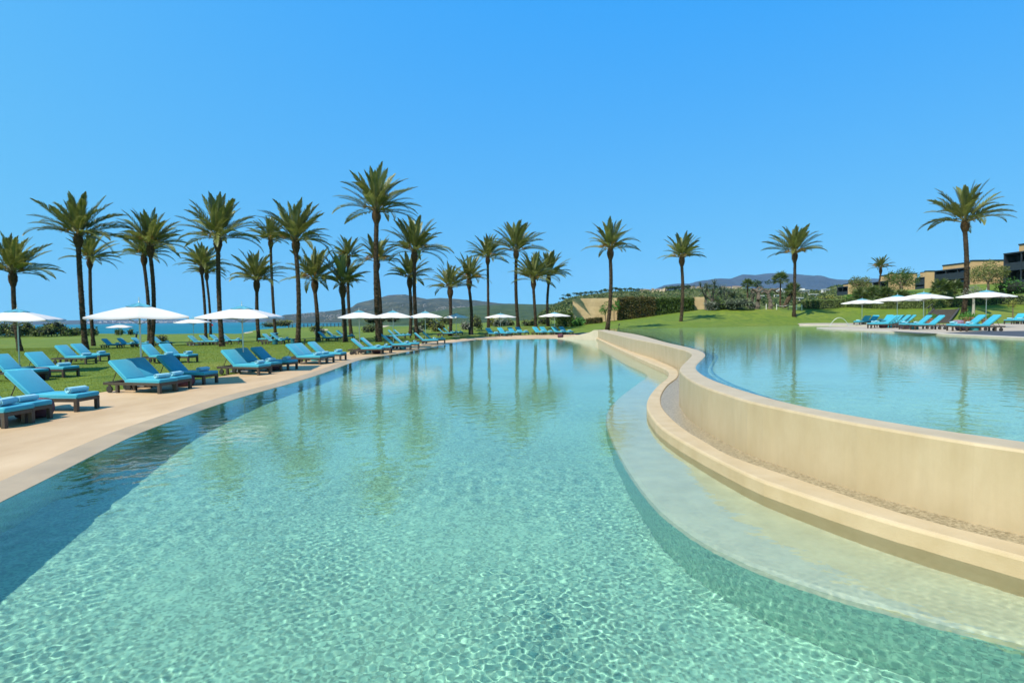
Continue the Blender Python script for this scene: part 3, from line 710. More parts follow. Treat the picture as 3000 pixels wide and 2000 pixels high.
def palm(base, top, crown, seed, label, tr=.20, nf=52, wind=0.0, rmin=6, group='date palms around the pools', jacket=1.15):
    """base: foot of the trunk, top: centre of the leaf-base bulge, crown: frond length"""
    g = random.Random(seed); root = empty('date_palm', base, 0)
    tag(root, label, 'palm tree', group)
    V = top - base; L = V.length; hb = L - jacket*.5
    bendv = Vector((g.uniform(-.25, .25), g.uniform(-.25, .25), 0))
    def axis(h): t = h/L; return V*t + bendv*(4*t*(1-t))
    # trunk with rows of old leaf scars
    mb = MB(); n = 12; vs = []; h = -.12; k = 0; rows = 0; sc = g.uniform(.9, 1.1)
    while h < hb:
        t = max(0, h)/L; r_ = tr*(1.32 - .32*min(1, t*9)) if t < .11 else tr*(1.0 - .14*t)
        for ring, (dh, dr) in enumerate(((0, -.04), (.085, .30))):
            c = axis(h+dh)
            for j in range(n):
                a = 2*math.pi*(j + .5*(k % 2))/n; rr = r_*(1 + dr*g.uniform(.35, 1.25) + g.uniform(-.03, .03))
                vs.append((c.x + rr*math.cos(a), c.y + rr*math.sin(a), c.z + g.uniform(-.022, .022)))
            rows += 1
        h += .115*sc; k += 1
    fs = [(i*n+j, i*n+(j+1) % n, (i+1)*n+(j+1) % n, (i+1)*n+j) for i in range(rows-1) for j in range(n)]
    mb.add(vs, fs); mb.build('trunk', bark_m, root)
    # bulge of cut leaf bases
    mb = MB(); c0 = axis(hb-.1); R0 = tr*1.85; nj = 11
    prof = [(0, .85), (.18, 1.25), (.42, R0/tr), (.7, R0/tr*.98), (.9, 1.3), (1.05, .95), (1.2, .6)]
    pv_ = []
    for t, rr in prof: pv_.append((tr*rr*.86, t*jacket))
    mb.lathe(pv_, 12, Matrix.Translation(c0))
    kk = 0; hh = 0.04
    while hh < 1.12:
        rr = np.interp(hh, [p_[0] for p_ in prof], [p_[1] for p_ in prof])*tr
        for j in range(nj):
            a = 2*math.pi*(j + .5*(kk % 2) + g.uniform(-.12, .12))/nj; ca, sa = math.cos(a), math.sin(a)
            o_ = Vector((ca, sa, 0)); s_ = Vector((-sa, ca, 0)); b_ = c0 + o_*rr*.84 + Vector((0, 0, hh*jacket)); w = rr*.30
            l = g.uniform(.10, .2); tip = b_ + o_*(.05+g.uniform(.0, .06)) + Vector((0, 0, l)); mid = b_ + o_*.075
            mb.add([b_ - s_*w, b_ + s_*w, tip + s_*w*.45, tip - s_*w*.45, mid + Vector((0, 0, l*.2))], [(0, 4, 3), (1, 2, 4), (4, 2, 3), (0, 1, 4)])
        hh += .085; kk += 1
    mb.build('leaf_bases', boot_m, root)
    ct = axis(hb-.1) + Vector((0, 0, jacket*1.12))
    for k in range(nf):
        t = (k+.5)/nf; az = k*2.39996 + g.uniform(-.35, .35)
        el = R(86 - 76*t**.95) + g.uniform(-.12, .12)
        bi = min(3, max(0, int(.9 + 2.3*t + g.uniform(-.7, .6))))
        if k > nf*.55 and g.random() < .10: continue
        me = FR[bi][g.randrange(3)]; o_ = obj('frond', me, root)
        Lf = crown*g.uniform(.84, 1.08)*(.88 if t < .2 else 1)
        dz = math.cos(el)*.12*tr/.2
        o_.location = ct + Vector((math.cos(az)*dz, math.sin(az)*dz, -.25*t))
        # the breeze blows a little to the right
        azw = az - wind*math.sin(az)*math.cos(el)
        o_.rotation_euler = (Matrix.Rotation(azw, 3, 'Z') @ Matrix.Rotation(-el, 3, 'Y') @ Matrix.Rotation(g.uniform(-.5, .5), 3, 'X')).to_euler()
        o_.scale = (Lf, Lf, Lf)
    for k in range(g.randint(5, 8)):
        o_ = obj('flower_stalk', ST[k % 3], root); az = g.uniform(0, 6.283); s_ = g.uniform(1.0, 1.6)
        o_.location = ct + Vector((math.cos(az)*.14, math.sin(az)*.14, -.25)); o_.rotation_euler = (0, g.uniform(-.5, -.1), az); o_.scale = (s_, s_, s_)
    return root
# (base px, base py, bulge px, bulge py, crown scale, label)
PALMS = [
 (60,1028,39,817,1.0,'date palm at the left edge of the photo behind the leftmost parasol'),
 (251,1024,229,705,1.12,'tall date palm with orange flower stalks, second trunk from the left'),
 (274,1013,264,772,.95,'shorter date palm just right of the tall second trunk from the left'),
 (437,1012,420,762,.92,'date palm half hidden behind the trunk above the large left parasol'),
 (443,1016,438,734,1.0,'tall date palm rising right behind the top of the large left parasol'),
 (603,997,590,791,.95,'thin trunked date palm, left one of a close leaning pair'),
 (617,986,604,810,.95,'date palm with a long swollen neck, right one of a close leaning pair'),
 (651,1014,639,714,1.05,'tall date palm standing in front of the close leaning pair'),
 (759,998,753,836,.92,'short date palm behind the third front parasol from the left'),
 (808,989,793,714,.95,'tall slender date palm between a short palm and a thick straight one'),
 (872,1008,865,721,.95,'tall straight date palm beside two blue drum stools on the lawn'),
 (931,998,920,836,.9,'short date palm behind the group of lawn loungers left of centre'),
 (1012,1001,1003,850,.85,'short stout date palm with drooping fronds left of the tallest palm'),
 (1030,986,1020,766,.75,'thin date palm with a small crown behind a short stout palm'),
 (1110,1001,1104,635,1.12,'tallest date palm of all, its crown high above the others'),
 (1116,986,1103,777,.85,'date palm hidden behind the trunk of the tallest palm'),
 (1201,983,1199,828,.85,'short date palm tucked behind the left side of a tall palm'),
 (1223,992,1215,752,1.05,'tall date palm with a full round crown right of the tallest palm'),
 (1319,983,1318,857,.85,'short date palm standing in front of a row of lawn loungers'),
 (1380,980,1372,830,.85,'short date palm whose trunk foot is wrapped in dark cloth'),
 (1431,959,1429,764,1.0,'slim date palm behind the parasol at the far end of the pool'),
 (1519,963,1513,746,1.2,'tall date palm with a big crown at the far end of the pool'),
 (1571,972,1562,831,.98,'short date palm left of the rightmost far parasol'),
 (1606,956,1609,819,1.0,'date palm directly behind the rightmost far parasol'),
 (1782,962.5,1787,743,.85,'lone slim date palm in front of the tan stone wall'),
 (1997,955.5,1996,765,.85,'lone date palm in front of the right hand wall hedge'),
 (2326,927,2329,752,1.05,'lone date palm standing on the grassy bank above the upper pool'),
 (2577,860,2583,793,.9,'small date palm with a double crown beside the terraced houses'),
 (2822,926,2825,663,1.15,'large date palm at the right behind the terracotta planters'),
]
PINFO = []
for i, (bx, by, tx, ty, cs, lab) in enumerate(PALMS):
    if bx in (1782, 1997): base = at_z(bx, by, .86); base.z = .8; base = Vector((base.x*1.02, base.y*1.02+.6, .84))
    elif bx == 1116: base = hit(bx, by)
    else: base = hit(bx, by)
    top = at_y(tx, ty, base.y)
    base.z -= .05
    PINFO.append((i, round(base.x, 1), round(base.y, 1), round(base.z, 2), round(top.z-base.z, 1)))
    hgt = top.z - base.z; wrap = bx == 1380
    small = bx == 2577
    root_p = palm(base, top, 3.95*cs*(.75 if small else 1), 100+i, lab, tr=(.19 if cs < 1.1 else .225)*(.8 if small else 1), nf=46 if cs > .9 else 37, wind=.25, jacket=1.2 if ty < 790 else 1.35)
    if wrap:
        mb = MB(); d_ = (top - base).normalized(); mb.tube([d_*.02, d_*.5, d_*1.0, d_*1.05], [.33, .30, .285, .22], 14); mb.build('trunk_wrap', mat('wrap_cloth', (.03, .028, .026), .9), root_p)

# ------------------------------------------------------------------ loungers, towels, stools, parasols
cush_m = mat('cushion_blue', (.014, .355, .49), .75, col2=(.026, .41, .55), scale=3, bump=.0015, bscale=120, sheen=.15)
pipe_m = mat('cushion_piping', (.12, .58, .70), .7)
wood_m = mat('dark_teak', (.055, .038, .026), .5, col2=(.085, .06, .042), scale=6, stretch=(1, 8, 1))
wheel_m = mat('wheel_rubber', (.025, .02, .018), .6)
towel_m = mat('towel_blue', (.26, .62, .74), .95, col2=(.34, .70, .80), scale=14, bump=.004, bscale=160, sheen=.3)
LW = .70
BACKS = {}
def lounger_proto(name='sun_lounger', ang=42):
    root = empty(name)
    mb = MB()
    for y0 in (0, LW-.055): mb.rbox(-2.05, 0, y0, y0+.055, .235, .315, .006)
    mb.rbox(-.06, -.001, .056, LW-.056, .236, .314, .006); mb.rbox(-2.049, -1.99, .056, LW-.056, .236, .314, .006); mb.rbox(-1.33, -1.27, .056, LW-.056, .237, .313, .006)
    mb.build('frame', wood_m, root)
    for k in range(6):
        mb = MB(); x = -.16-.19*k; mb.box(x-.07, x, .0555, LW-.0555, .292, .312); mb.build('slat', wood_m, root)
    for x in (-.088, -1.60):
        for y0 in (.002, LW-.084):
            mb = MB(); mb.rbox(x, x+.086, y0, y0+.082, 0, .236, .006); mb.build('leg', wood_m, root)
    for y0 in (-.002, LW-.048):
        mb = MB(); M = Matrix.Translation((-1.83, y0, .105)) @ Matrix.Rotation(-math.pi/2, 4, 'X')
        mb.lathe([(.03, -.004), (.1, 0), (.105, .012), (.105, .038), (.1, .05), (.03, .054)], 16, M); w_ = mb.build('wheel', wheel_m, root)
        mb = MB(); mb.box(-1.865, -1.795, y0+.012, y0+.04, .2, .24); mb.build('wheel_bracket', wood_m, root)
    def pad(L, th, M, nm):
        mb = MB(); mb.rbox(0, L, .005, LW-.005, 0, th, .035, M); o_ = mb.build(nm, cush_m, root, smooth=True)
        mb = MB(); e = .008
        for z in (th-.012, .012):
            for y in (.012, LW-.012):
                mb.tube([M @ Vector((.03, y, z)), M @ Vector((L-.03, y, z))], .007, 5)
            mb.tube([M @ Vector((.012 if False else L-.012, .03, z)), M @ Vector((L-.012, LW-.03, z))], .007, 5)
        mb.build('piping', pipe_m, o_)
    pad(1.28, .105, Matrix.Translation((-1.27, 0, .316)), 'mattress')
    A = R(180-ang); M = Matrix.Translation((-1.235, 0, .345)) @ Matrix.Rotation(-A, 4, 'Y')
    # cushion lies on the upper side of the tilted board
    Mb = M @ Matrix.Translation((0, 0, -.105))
    pad(.84, .105, Mb, 'backrest_cushion')
    mb = MB(); mb.rbox(.02, .82, .04, LW-.04, .003, .028, .005, M)
    mb.build('backrest_board', wood_m, root)
    mb = MB()
    p = M @ Vector((.50, .12, .03)); 
    for y in (.1, LW-.1): mb.tube([Vector((p.x, y, p.z)), Vector((-1.80, y, .30))], .012, 6)
    mb.tube([Vector((-1.80, .1, .30)), Vector((-1.80, LW-.1, .30))], .010, 6)
    mb.build('back_strut', wood_m, root)
    note_kids(root); return root
protoL = lounger_proto()
def spiral_towel():
    mb = MB(); n = 46; W2 = .23; prof = []
    for k in range(n):
        t = k/(n-1); a = t*3.1*2*math.pi; r_ = .012 + .078*t; prof.append((r_*math.cos(a)*1.18, r_*math.sin(a)*.88, r_))
    vs = []; th = .016
    for x, z, r_ in prof:
        l = math.hypot(x, z) or 1e-6; ux, uz = x/l, z/l
        sh = .010*math.sin(r_*80)
        for s in (-1, 1):
            vs.append((x+ux*th*.5, s*W2+sh, z+uz*th*.5)); vs.append((x-ux*th*.5, s*(W2-.006)+sh, z-uz*th*.5))
    fs = []
    for k in range(n-1):
        a = 4*k; b = 4*(k+1)
        fs += [(a, b, b+2, a+2), (a+1, a+3, b+3, b+1), (a, a+1, b+1, b), (a+2, b+2, b+3, a+3)]
    e = 4*(n-1); fs += [(e, e+1, e+3, e+2)]
    mb.add([(v[0], v[1], v[2]+.088) for v in vs], fs)
    return mb.mesh('rolled_towel', towel_m, smooth=False)
towel_me = spiral_towel()
first = [True]
NAMES = []
def lounger(px, py, th, label, towel=True, z=None, group='blue cushioned sun loungers', tl=None, pos=None, tdx=0.0):
    p = pos or (hit(px, py) if z is None else at_z(px, py, z))
    o_ = protoL if first[0] else copy_tree(protoL); first[0] = False
    zz = p.z if z is None else z
    if z is None and inside(deck_poly, np.array([p.x]), np.array([p.y]))[0]: zz = .0
    o_.location = (p.x, p.y, zz); o_.rotation_euler = (0, 0, R(th))
    tag(o_, label, 'sun lounger', group)
    if towel:
        t_ = obj('rolled_towel', towel_me); M = Matrix.Rotation(R(th), 3, 'Z')
        q_ = Vector((p.x, p.y, zz + .421)) + M @ Vector((-.30 + tdx + rng.uniform(-.04, .04), LW/2 + rng.uniform(-.05, .05), 0))
        t_.location = q_; t_.rotation_euler = (0, 0, R(th + rng.uniform(-14, 14))); s_ = rng.uniform(.9, 1.08); t_.scale = (s_, s_, s_)
        tlab = ('towel roll on lounger ' + label.replace('blue sun lounger ', '')).split()
        tag(t_, ' '.join(tlab[:16]), 'towel', 'rolled pool towels')
    return o_
SL = 'blue sun lounger '
# along the lower pool, near to far: (px, py of the near front leg, heading, label)
ROW = [
 (14,1254,-5,SL+'cut off at the left edge of the photo, nearest of all'),
 (73,1239,-5,SL+'with its foot beside the large purple pouf, second nearest'),
 (226,1205.6,-5,SL+'behind the large purple pouf, nearest full one on the deck'),
 (468,1152.8,-14,SL+'left one of the touching pair under the large left parasol'),
 (512,1144,-14,SL+'right one of the touching pair under the large left parasol'),
 (598,1126,-12,SL+'shaded dark, right of the touching pair under the large left parasol'),
 (758,1099,-19,SL+'nearest of three on the deck under the third parasol'),
 (794,1090.5,-18,SL+'middle one of three on the deck under the third parasol'),
 (845,1084,-14,SL+'shaded, farthest of three on the deck under the third parasol'),
 (938,1067,-13,SL+'unshaded, nearest of three between the third and fourth parasols'),
 (960,1063.5,-12,SL+'unshaded, middle of three between the third and fourth parasols'),
 (998.5,1055.7,-10,SL+'unshaded, farthest of three between the third and fourth parasols'),
 (1119,1037,2,SL+'nearer one of two under the fourth deck parasol'),
 (1144,1033.5,2,SL+'shaded farther one of two under the fourth deck parasol'),
 (1203,1024.5,4,SL+'nearer one of two under the fifth deck parasol'),
 (1227,1020.8,4,SL+'shaded farther one of two under the fifth deck parasol'),
 (1283,1009.3,4,SL+'nearer one of two under the sixth deck parasol'),
 (1304,1005.4,4,SL+'shaded farther one of two under the sixth deck parasol'),
]
for px, py, th, lab in ROW: lounger(px, py, th, lab)
LAWN = [
 (92,1117,-10,SL+'on the lawn with a purple stool at its foot',False),
 (186,1106,-12,SL+'deep in shade on the lawn under the leftmost parasol',True),
 (252,1066.7,-9,SL+'front one of a lawn pair left of the large parasol pole',True),
 (293,1058.5,-9,SL+'back one of a lawn pair left of the large parasol pole',True),
 (496,1065,-14,SL+'on the lawn partly behind the large left parasol pole',True),
 (552,1062.2,-14,SL+'on the lawn right of the large left parasol pole',True),
 (345,1019,-6,SL+'first of four in a far lawn row under a small parasol',True),
 (390,1017,-6,SL+'second of four in a far lawn row under a small parasol',True),
 (432,1015.5,-6,SL+'third of four in a far lawn row under a small parasol',True),
 (492,1013.5,-6,SL+'fourth of four in a far lawn row, right of a palm trunk',True),
 (604,1011.5,-4,SL+'first of four far lawn ones right of a small parasol pole',False),
 (637,1010.5,-4,SL+'second of four far lawn ones right of a small parasol pole',True),
 (668,1009,-4,SL+'third of four far lawn ones, behind a thick palm trunk',False),
 (700,1007.5,-4,SL+'fourth of four far lawn ones, right of a thick palm trunk',True),
 (826,1008,-3,SL+'on the lawn between the two blue drum stools',True),
 (846,1003.5,-3,SL+'on the lawn behind the two blue drum stools',True),
 (984,999,-2,SL+'first of three on the lawn left of a stout short palm',True),
 (1008,997,-2,SL+'second of three on the lawn left of a stout short palm',True),
 (1034,993.5,-2,SL+'third of three on the lawn, half behind a stout short palm',True),
 (1152,994,0,SL+'half hidden by the trunk of the tallest palm',False),
 (1186,992,0,SL+'shaded, right of the trunk of the tallest palm',True),
 (1202,990.3,0,SL+'farther one, right of the trunk of the tallest palm',True),
 (1328,984,3,SL+'front one of three on the lawn behind a short palm trunk',True),
 (1343,982.5,3,SL+'middle one of three on the lawn behind a short palm trunk',True),
 (1356,981,3,SL+'back one of three on the lawn behind a short palm trunk',True),
]
for px, py, th, lab, tw in LAWN: lounger(px, py, th, lab, tw)
p = hit(757, 1003.5); lounger(0, 0, 176, SL+'facing left beside a short palm trunk', False, pos=p + Vector((0, .7, 0)))
FAR = [
 (1451,986,-49,SL+'first of four facing us at the far end of the pool'),
 (1486,985,-49,SL+'second of four facing us at the far end of the pool'),
 (1515,982.5,-49,SL+'third of four, shaded, at the far end of the pool'),
 (1538,981.5,-49,SL+'fourth of four, shaded, at the far end of the pool'),
 (1589,981.5,-50,SL+'first of four near the sloping pale end wall'),
 (1611,981,-50,SL+'second of four near the sloping pale end wall'),
 (1646,980.8,-50,SL+'third of four, shaded, near the sloping pale end wall'),
 (1668,980.5,-50,SL+'fourth of four, closest to the sloping pale end wall'),
]
for px, py, th, lab in FAR: lounger(px, py, th, lab, z=0.0)
RIGHT = [
 (2810.7,970.4,170,SL+'nearest on the upper deck, its back raised to the right',True),
 (2771.5,968.5,170,SL+'shaded, behind the nearest one on the upper deck',True),
 (2665,965.6,170,SL+'with a purple pouf before it on the upper deck',True),
 (2632,964.2,170,SL+'shaded, behind the one with a purple pouf on the upper deck',True),
 (2540,961.5,168,SL+'first of five close together on the upper deck',True),
 (2551,959.6,168,SL+'second of five close together on the upper deck',True),
 (2567,957.8,168,SL+'third of five close together on the upper deck',False),
 (2588,956.2,168,SL+'fourth of five close together on the upper deck',False),
 (2606,954.8,168,SL+'fifth of five close together on the upper deck',False),
 (2500,951.5,205,SL+'first of three beyond the pool inlet on the upper deck',True),
 (2525,951.3,205,SL+'second of three beyond the pool inlet on the upper deck',True),
 (2566,950.8,205,SL+'third of three beyond the pool inlet on the upper deck',True),
 (2940,949.3,196,SL+'first of two at the right edge of the upper deck',True),
 (2968,949.3,196,SL+'second of two at the right edge of the upper deck',True),
]
for px, py, th, lab, tw in RIGHT:
    z = Z_UD
    for _ in range(4): p = at_z(px, py, z); z = up_z(p.x, p.y)
    p.z = z; lounger(px, py, th, lab, tw, z=z, pos=p, group='blue cushioned sun loungers')

# stools and poufs
purple_m = mat('purple_fabric', (.105, .035, .05), .85, col2=(.14, .05, .07), scale=5, bump=.003, bscale=60)
lilac_m = mat('lilac_fabric', (.26, .17, .24), .85, var=.1, scale=5)
teal_m = mat('teal_stool', (.012, .14, .17), .5, var=.1, scale=4)
teal2_m = mat('turquoise_stool', (.03, .30, .34), .5, var=.1, scale=4)
seam_m = mat('pouf_seam', (.06, .02, .03), .9)
def pouf(p, r_, h, m, label, cat='pouf', drum=False, group='poufs and stools'):
    root = empty('pouf' if not drum else 'drum_stool', p); tag(root, label, cat, group); mb = MB()
    if drum:
        mb.lathe([(r_*.9, 0), (r_*.97, .03), (r_*.94, h*.5), (r_, h-.05), (r_*.99, h-.012), (r_*.94, h)], 24); mb.build('body', m, root, smooth=False)
        mb = MB(); mb.lathe([(r_*.86, h+.001), (r_*.86, h+.012), (r_*.8, h+.016)], 24); mb.build('top_disc', m, root)
    else:
        mb.lathe([(r_*.62, 0), (r_*.86, .03), (r_*.99, h*.3), (r_, h*.5), (r_*.97, h*.72), (r_*.82, h*.92), (r_*.5, h*.99), (r_*.1, h)], 24); mb.build('cover', m, root, smooth=True)
        for k in range(8):
            a = k*math.pi/4; mb = MB(); mb.tube([Vector((math.cos(a)*q_*r_*1.002, math.sin(a)*q_*r_*1.002, zz*h)) for q_, zz in ((.86, .07), (.99, .3), (1.0, .5), (.97, .72), (.82, .92), (.5, .99))], .006, 4); mb.build('seam', seam_m, root)
def deckp(px, py): p = hit(px, py); p.z = 0.0 if inside(deck_poly, np.array([p.x]), np.array([p.y]))[0] else p.z; return p
pouf(deckp(101,1220), .37, .42, purple_m, 'large round purple pouf between the two nearest loungers')
pouf(deckp(122,1110), .29, .45, purple_m, 'purple drum shaped stool on the lawn under the leftmost parasol', 'stool', False)
pouf(deckp(84,1104), .24, .4, teal_m, 'dark teal drum stool in shade under the leftmost parasol', 'stool', True)
pouf(deckp(806,1008.5), .24, .46, teal_m, 'dark teal drum stool, left one of two on the open lawn', 'stool', True)
pouf(deckp(859,1006.5), .24, .46, teal_m, 'dark teal drum stool, right one of two on the open lawn', 'stool', True)
pouf(deckp(536,1129), .36, .36, purple_m, 'purple pouf under the touching pair of loungers')
pouf(deckp(803,1083), .33, .34, purple_m, 'purple pouf between loungers under the third parasol')
pouf(deckp(745,1087), .24, .42, teal_m, 'teal stool behind the loungers under the third parasol', 'stool', True)
pouf(deckp(925,1056), .24, .42, teal2_m, 'turquoise stool behind the three unshaded deck loungers', 'stool', True)
pouf(deckp(1078,1034), .24, .42, teal_m, 'teal stool under the lounger of the fourth deck parasol', 'stool', True)
pouf(deckp(1106,1035), .34, .36, purple_m, 'purple pouf under the lounger of the fourth deck parasol')
pouf(deckp(1180,1022.5), .24, .42, teal_m, 'teal stool under the lounger of the fifth deck parasol', 'stool', True)
pouf(deckp(1480,983), .24, .42, teal_m, 'teal stool among the four loungers facing us at the far end', 'stool', True)
pouf(deckp(1642,976.8), .3, .4, purple_m, 'purple pouf among the loungers near the sloping end wall')
def upp(px, py):
    z = Z_UD
    for _ in range(4): p = at_z(px, py, z); z = up_z(p.x, p.y)
    p.z = z; return p
pouf(upp(2654,963.8), .36, .42, lilac_m, 'lilac pouf at the foot of an upper deck lounger')
pouf(upp(2678,964.8), .27, .42, teal2_m, 'turquoise drum stool under an upper deck lounger', 'stool', True)
pouf(upp(2822,967.8), .42, .4, lilac_m, 'lilac pouf under the nearest upper deck lounger')
pouf(upp(2853,968.0), .29, .42, teal2_m, 'turquoise drum stool under the nearest upper deck lounger', 'stool', True)
pouf(upp(2806,954.5), .42, .5, lilac_m, 'lilac pouf left of a terracotta planter')
pouf(upp(2607,959.8), .24, .4, teal2_m, 'turquoise drum stool under the five close loungers', 'stool', True)
pouf(upp(2588,960.6), .3, .4, purple_m, 'dark purple pouf under the five close loungers')

# parasols
canv_m = mat('canopy_white', (.52, .49, .465), .85, var=.04, scale=2, trans=.05)
vent_m = mat('vent_blue', (.10, .42, .55), .8, trans=.2)
alu_m = mat('parasol_pole', (.55, .54, .50), .35, metallic=.6)
rib_m = mat('parasol_rib', (.45, .44, .42), .5)
base_m = mat('parasol_base', (.30, .30, .29), .5)
def parasol_proto(side=2.75, h=2.26, top=2.65):
    root = empty('parasol'); hs_ = side/2
    mb = MB(); mb.rbox(-.42, .42, -.42, .42, 0, .05, .01); mb.lathe([(.06, .05), (.06, .32), (.045, .33)], 14); mb.build('base_plate', base_m, root)
    mb = MB(); mb.lathe([(.028, .04), (.028, top+.10), (.012, top+.12), (.010, top+.26)], 14); mb.build('pole', alu_m, root, smooth=False)
    # square canopy: eight panels that sag slightly between the ribs
    rim = [(1, -1), (1, 0), (1, 1), (0, 1), (-1, 1), (-1, 0), (-1, -1), (0, -1)]; N = 9
    for k in range(8):
        a = rim[k]; b = rim[(k+1) % 8]; mb = MB(); grid = []
        for i in range(N+1):
            t = i/N; row = []
            for j in range(5):
                s_ = j/4; x = (a[0]*(1-s_) + b[0]*s_)*hs_*t; y = (a[1]*(1-s_) + b[1]*s_)*hs_*t
                z = top - (top-h)*(t**1.22) - .03*math.sin(math.pi*s_)*t*(1 if t < 1 else 1.3)
                row.append((x, y, z))
            grid.append(row)
        vs = [p_ for r_ in grid for p_ in r_]; fs = [(i*5+j, (i+1)*5+j, (i+1)*5+j+1, i*5+j+1) for i in range(1, N) for j in range(4)]
        # hem
        m0 = len(vs); vs += [(p_[0]*1.003, p_[1]*1.003, p_[2]-.05) for p_ in grid[N]]; fs += [(N*5+j, m0+j, m0+j+1, N*5+j+1) for j in range(4)]
        mb.add(vs, fs); mb.build('canopy_panel', canv_m, root, smooth=True)
        mb = MB(); c = Vector((a[0]*hs_*.985, a[1]*hs_*.985, h-.008)); mb.tube([Vector((0, 0, top-.06)), Vector((a[0]*hs_*.5, a[1]*hs_*.5, top-(top-h)*.43-.035)), c + Vector((0, 0, -.015))], .011, 5); mb.build('rib', rib_m, root)
        mb = MB(); mb.tube([Vector((0, 0, h-.25)), Vector((a[0]*hs_*.5, a[1]*hs_*.5, top-(top-h)*.43-.045))], .008, 5); mb.build('strut', rib_m, root)
    mb = MB(); r1 = .36; z0 = top+.012
    for k in range(8):
        a = rim[k]; b = rim[(k+1) % 8]; A = Vector((a[0]*r1, a[1]*r1, z0-.055)); B = Vector((b[0]*r1, b[1]*r1, z0-.055)); m_ = (A+B)/2 - Vector((0, 0, .0)); m_.z -= .035
        T = Vector((0, 0, z0+.07)); mb.tri(T, A, m_); mb.tri(T, m_, B)
    mb.build('vent_cap', vent_m, root)
    note_kids(root); return root
protoU = parasol_proto(); firstU = [True]
PAR = [ # base px, py, turn, level, label
 (58,1091,22,'d','white parasol cut by the left edge of the photo'),
 (416,1131,30,'d','largest looking white parasol, over the touching pair of loungers'),
 (714,1087,8,'d','white parasol over three deck loungers, third from the left in front'),
 (1054,1027,16,'d','white parasol over the left one of three overlapping canopies'),
 (1153,1018,6,'d','white parasol with the middle one of three overlapping canopies'),
 (1247,1007,8,'d','white parasol with the right one of three overlapping canopies'),
 (1337,986,10,'l','small white parasol behind a short palm trunk on the lawn'),
 (1467,983,40,'l','white parasol over four loungers at the far end of the pool'),
 (1625,977,35,'l','white parasol left of the tan stone wall'),
 (353,1005,20,'l','small white parasol on the far lawn near the sea hedge'),
 (568,1011.5,14,'l','small white parasol on the far lawn before the leaning palm pair'),
]
for px, py, tz, kind, lab in PAR:
    o_ = protoU if firstU[0] else copy_tree(protoU); firstU[0] = False
    p = deckp(px, py); o_.location = p; o_.rotation_euler = (0, 0, R(tz)); tag(o_, lab, 'parasol', 'white square parasols')
for px, py, tz, lab in [(2525,951.5,20,'small white parasol beyond the pool inlet'),(2628,954.5,28,'white parasol partly behind another one on the upper deck'),(2705,958.5,24,'white parasol over loungers left of the steps'),(2888,959,30,'rightmost white parasol on the upper deck')]:
    o_ = copy_tree(protoU); o_.location = upp(px, py); o_.rotation_euler = (0, 0, R(tz)); tag(o_, lab, 'parasol', 'white square parasols')
# ------------------------------------------------------------------ foliage helpers
leaf_dark = mat('hedge_leaf', (0.038, 0.080, 0.011), .6, col2=(0.114, 0.180, 0.027), scale=3.5, detail=4, trans=.1, spec=.3)
leaf_red = mat('hedge_leaf_red', (.045, .075, .014), .6, col2=(.17, .115, .03), scale=1.6, detail=4, trans=.1, spec=.3)
leaf_light = mat('hedge_leaf_light', (0.127, 0.196, 0.041), .6, col2=(0.299, 0.368, 0.103), scale=3, detail=4, trans=.1, spec=.3)
leaf_olive = mat('bush_leaf', (0.090, 0.120, 0.027), .6, col2=(0.240, 0.260, 0.070), scale=2, detail=4, trans=.12, spec=.3)
leaf_yellow = mat('bush_leaf_yellow', (0.134, 0.163, 0.023), .6, col2=(0.365, 0.346, 0.058), scale=2, detail=4, trans=.12, spec=.3)
leaf_grey = mat('bush_leaf_grey', (.16, .17, .12), .7, col2=(.34, .35, .28), scale=3, detail=4, trans=.1, spec=.3)
leaf_bright = mat('bush_leaf_bright', (0.053, 0.165, 0.018), .6, col2=(0.120, 0.300, 0.045), scale=2, detail=4, trans=.12, spec=.3)
leaf_pine = mat('pine_leaf', (0.026, 0.062, 0.018), .7, col2=(0.078, 0.121, 0.033), scale=.4, detail=4, spec=.2)
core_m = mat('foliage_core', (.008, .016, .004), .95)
twig_m = mat('twig_bark', (.13, .09, .055), .9, col2=(.22, .16, .10), scale=5)
trunk_grey = mat('gnarled_bark', (.10, .075, .055), .95, col2=(.22, .17, .13), scale=4, bump=.03, bscale=9)
def leafcloud(pts, nrms, size, seed, asp=.55):
    """leaf-sized faces at given points, leaning out along the normals"""
    g = np.random.default_rng(seed); pts = np.asarray(pts, float); nr = np.asarray(nrms, float); n = len(pts)
    a = g.normal(size=(n, 3)) + nr*.7; a /= np.linalg.norm(a, axis=1)[:, None]
    b = np.cross(a, g.normal(size=(n, 3))); b /= np.maximum(1e-6, np.linalg.norm(b, axis=1))[:, None]
    s = (size*g.uniform(.6, 1.35, n))[:, None]
    V = np.stack([pts, pts + a*s*.5 + b*s*asp*.5, pts + a*s, pts + a*s*.5 - b*s*asp*.5], 1).reshape(-1, 3)
    return V, np.arange(4*n).reshape(n, 4)
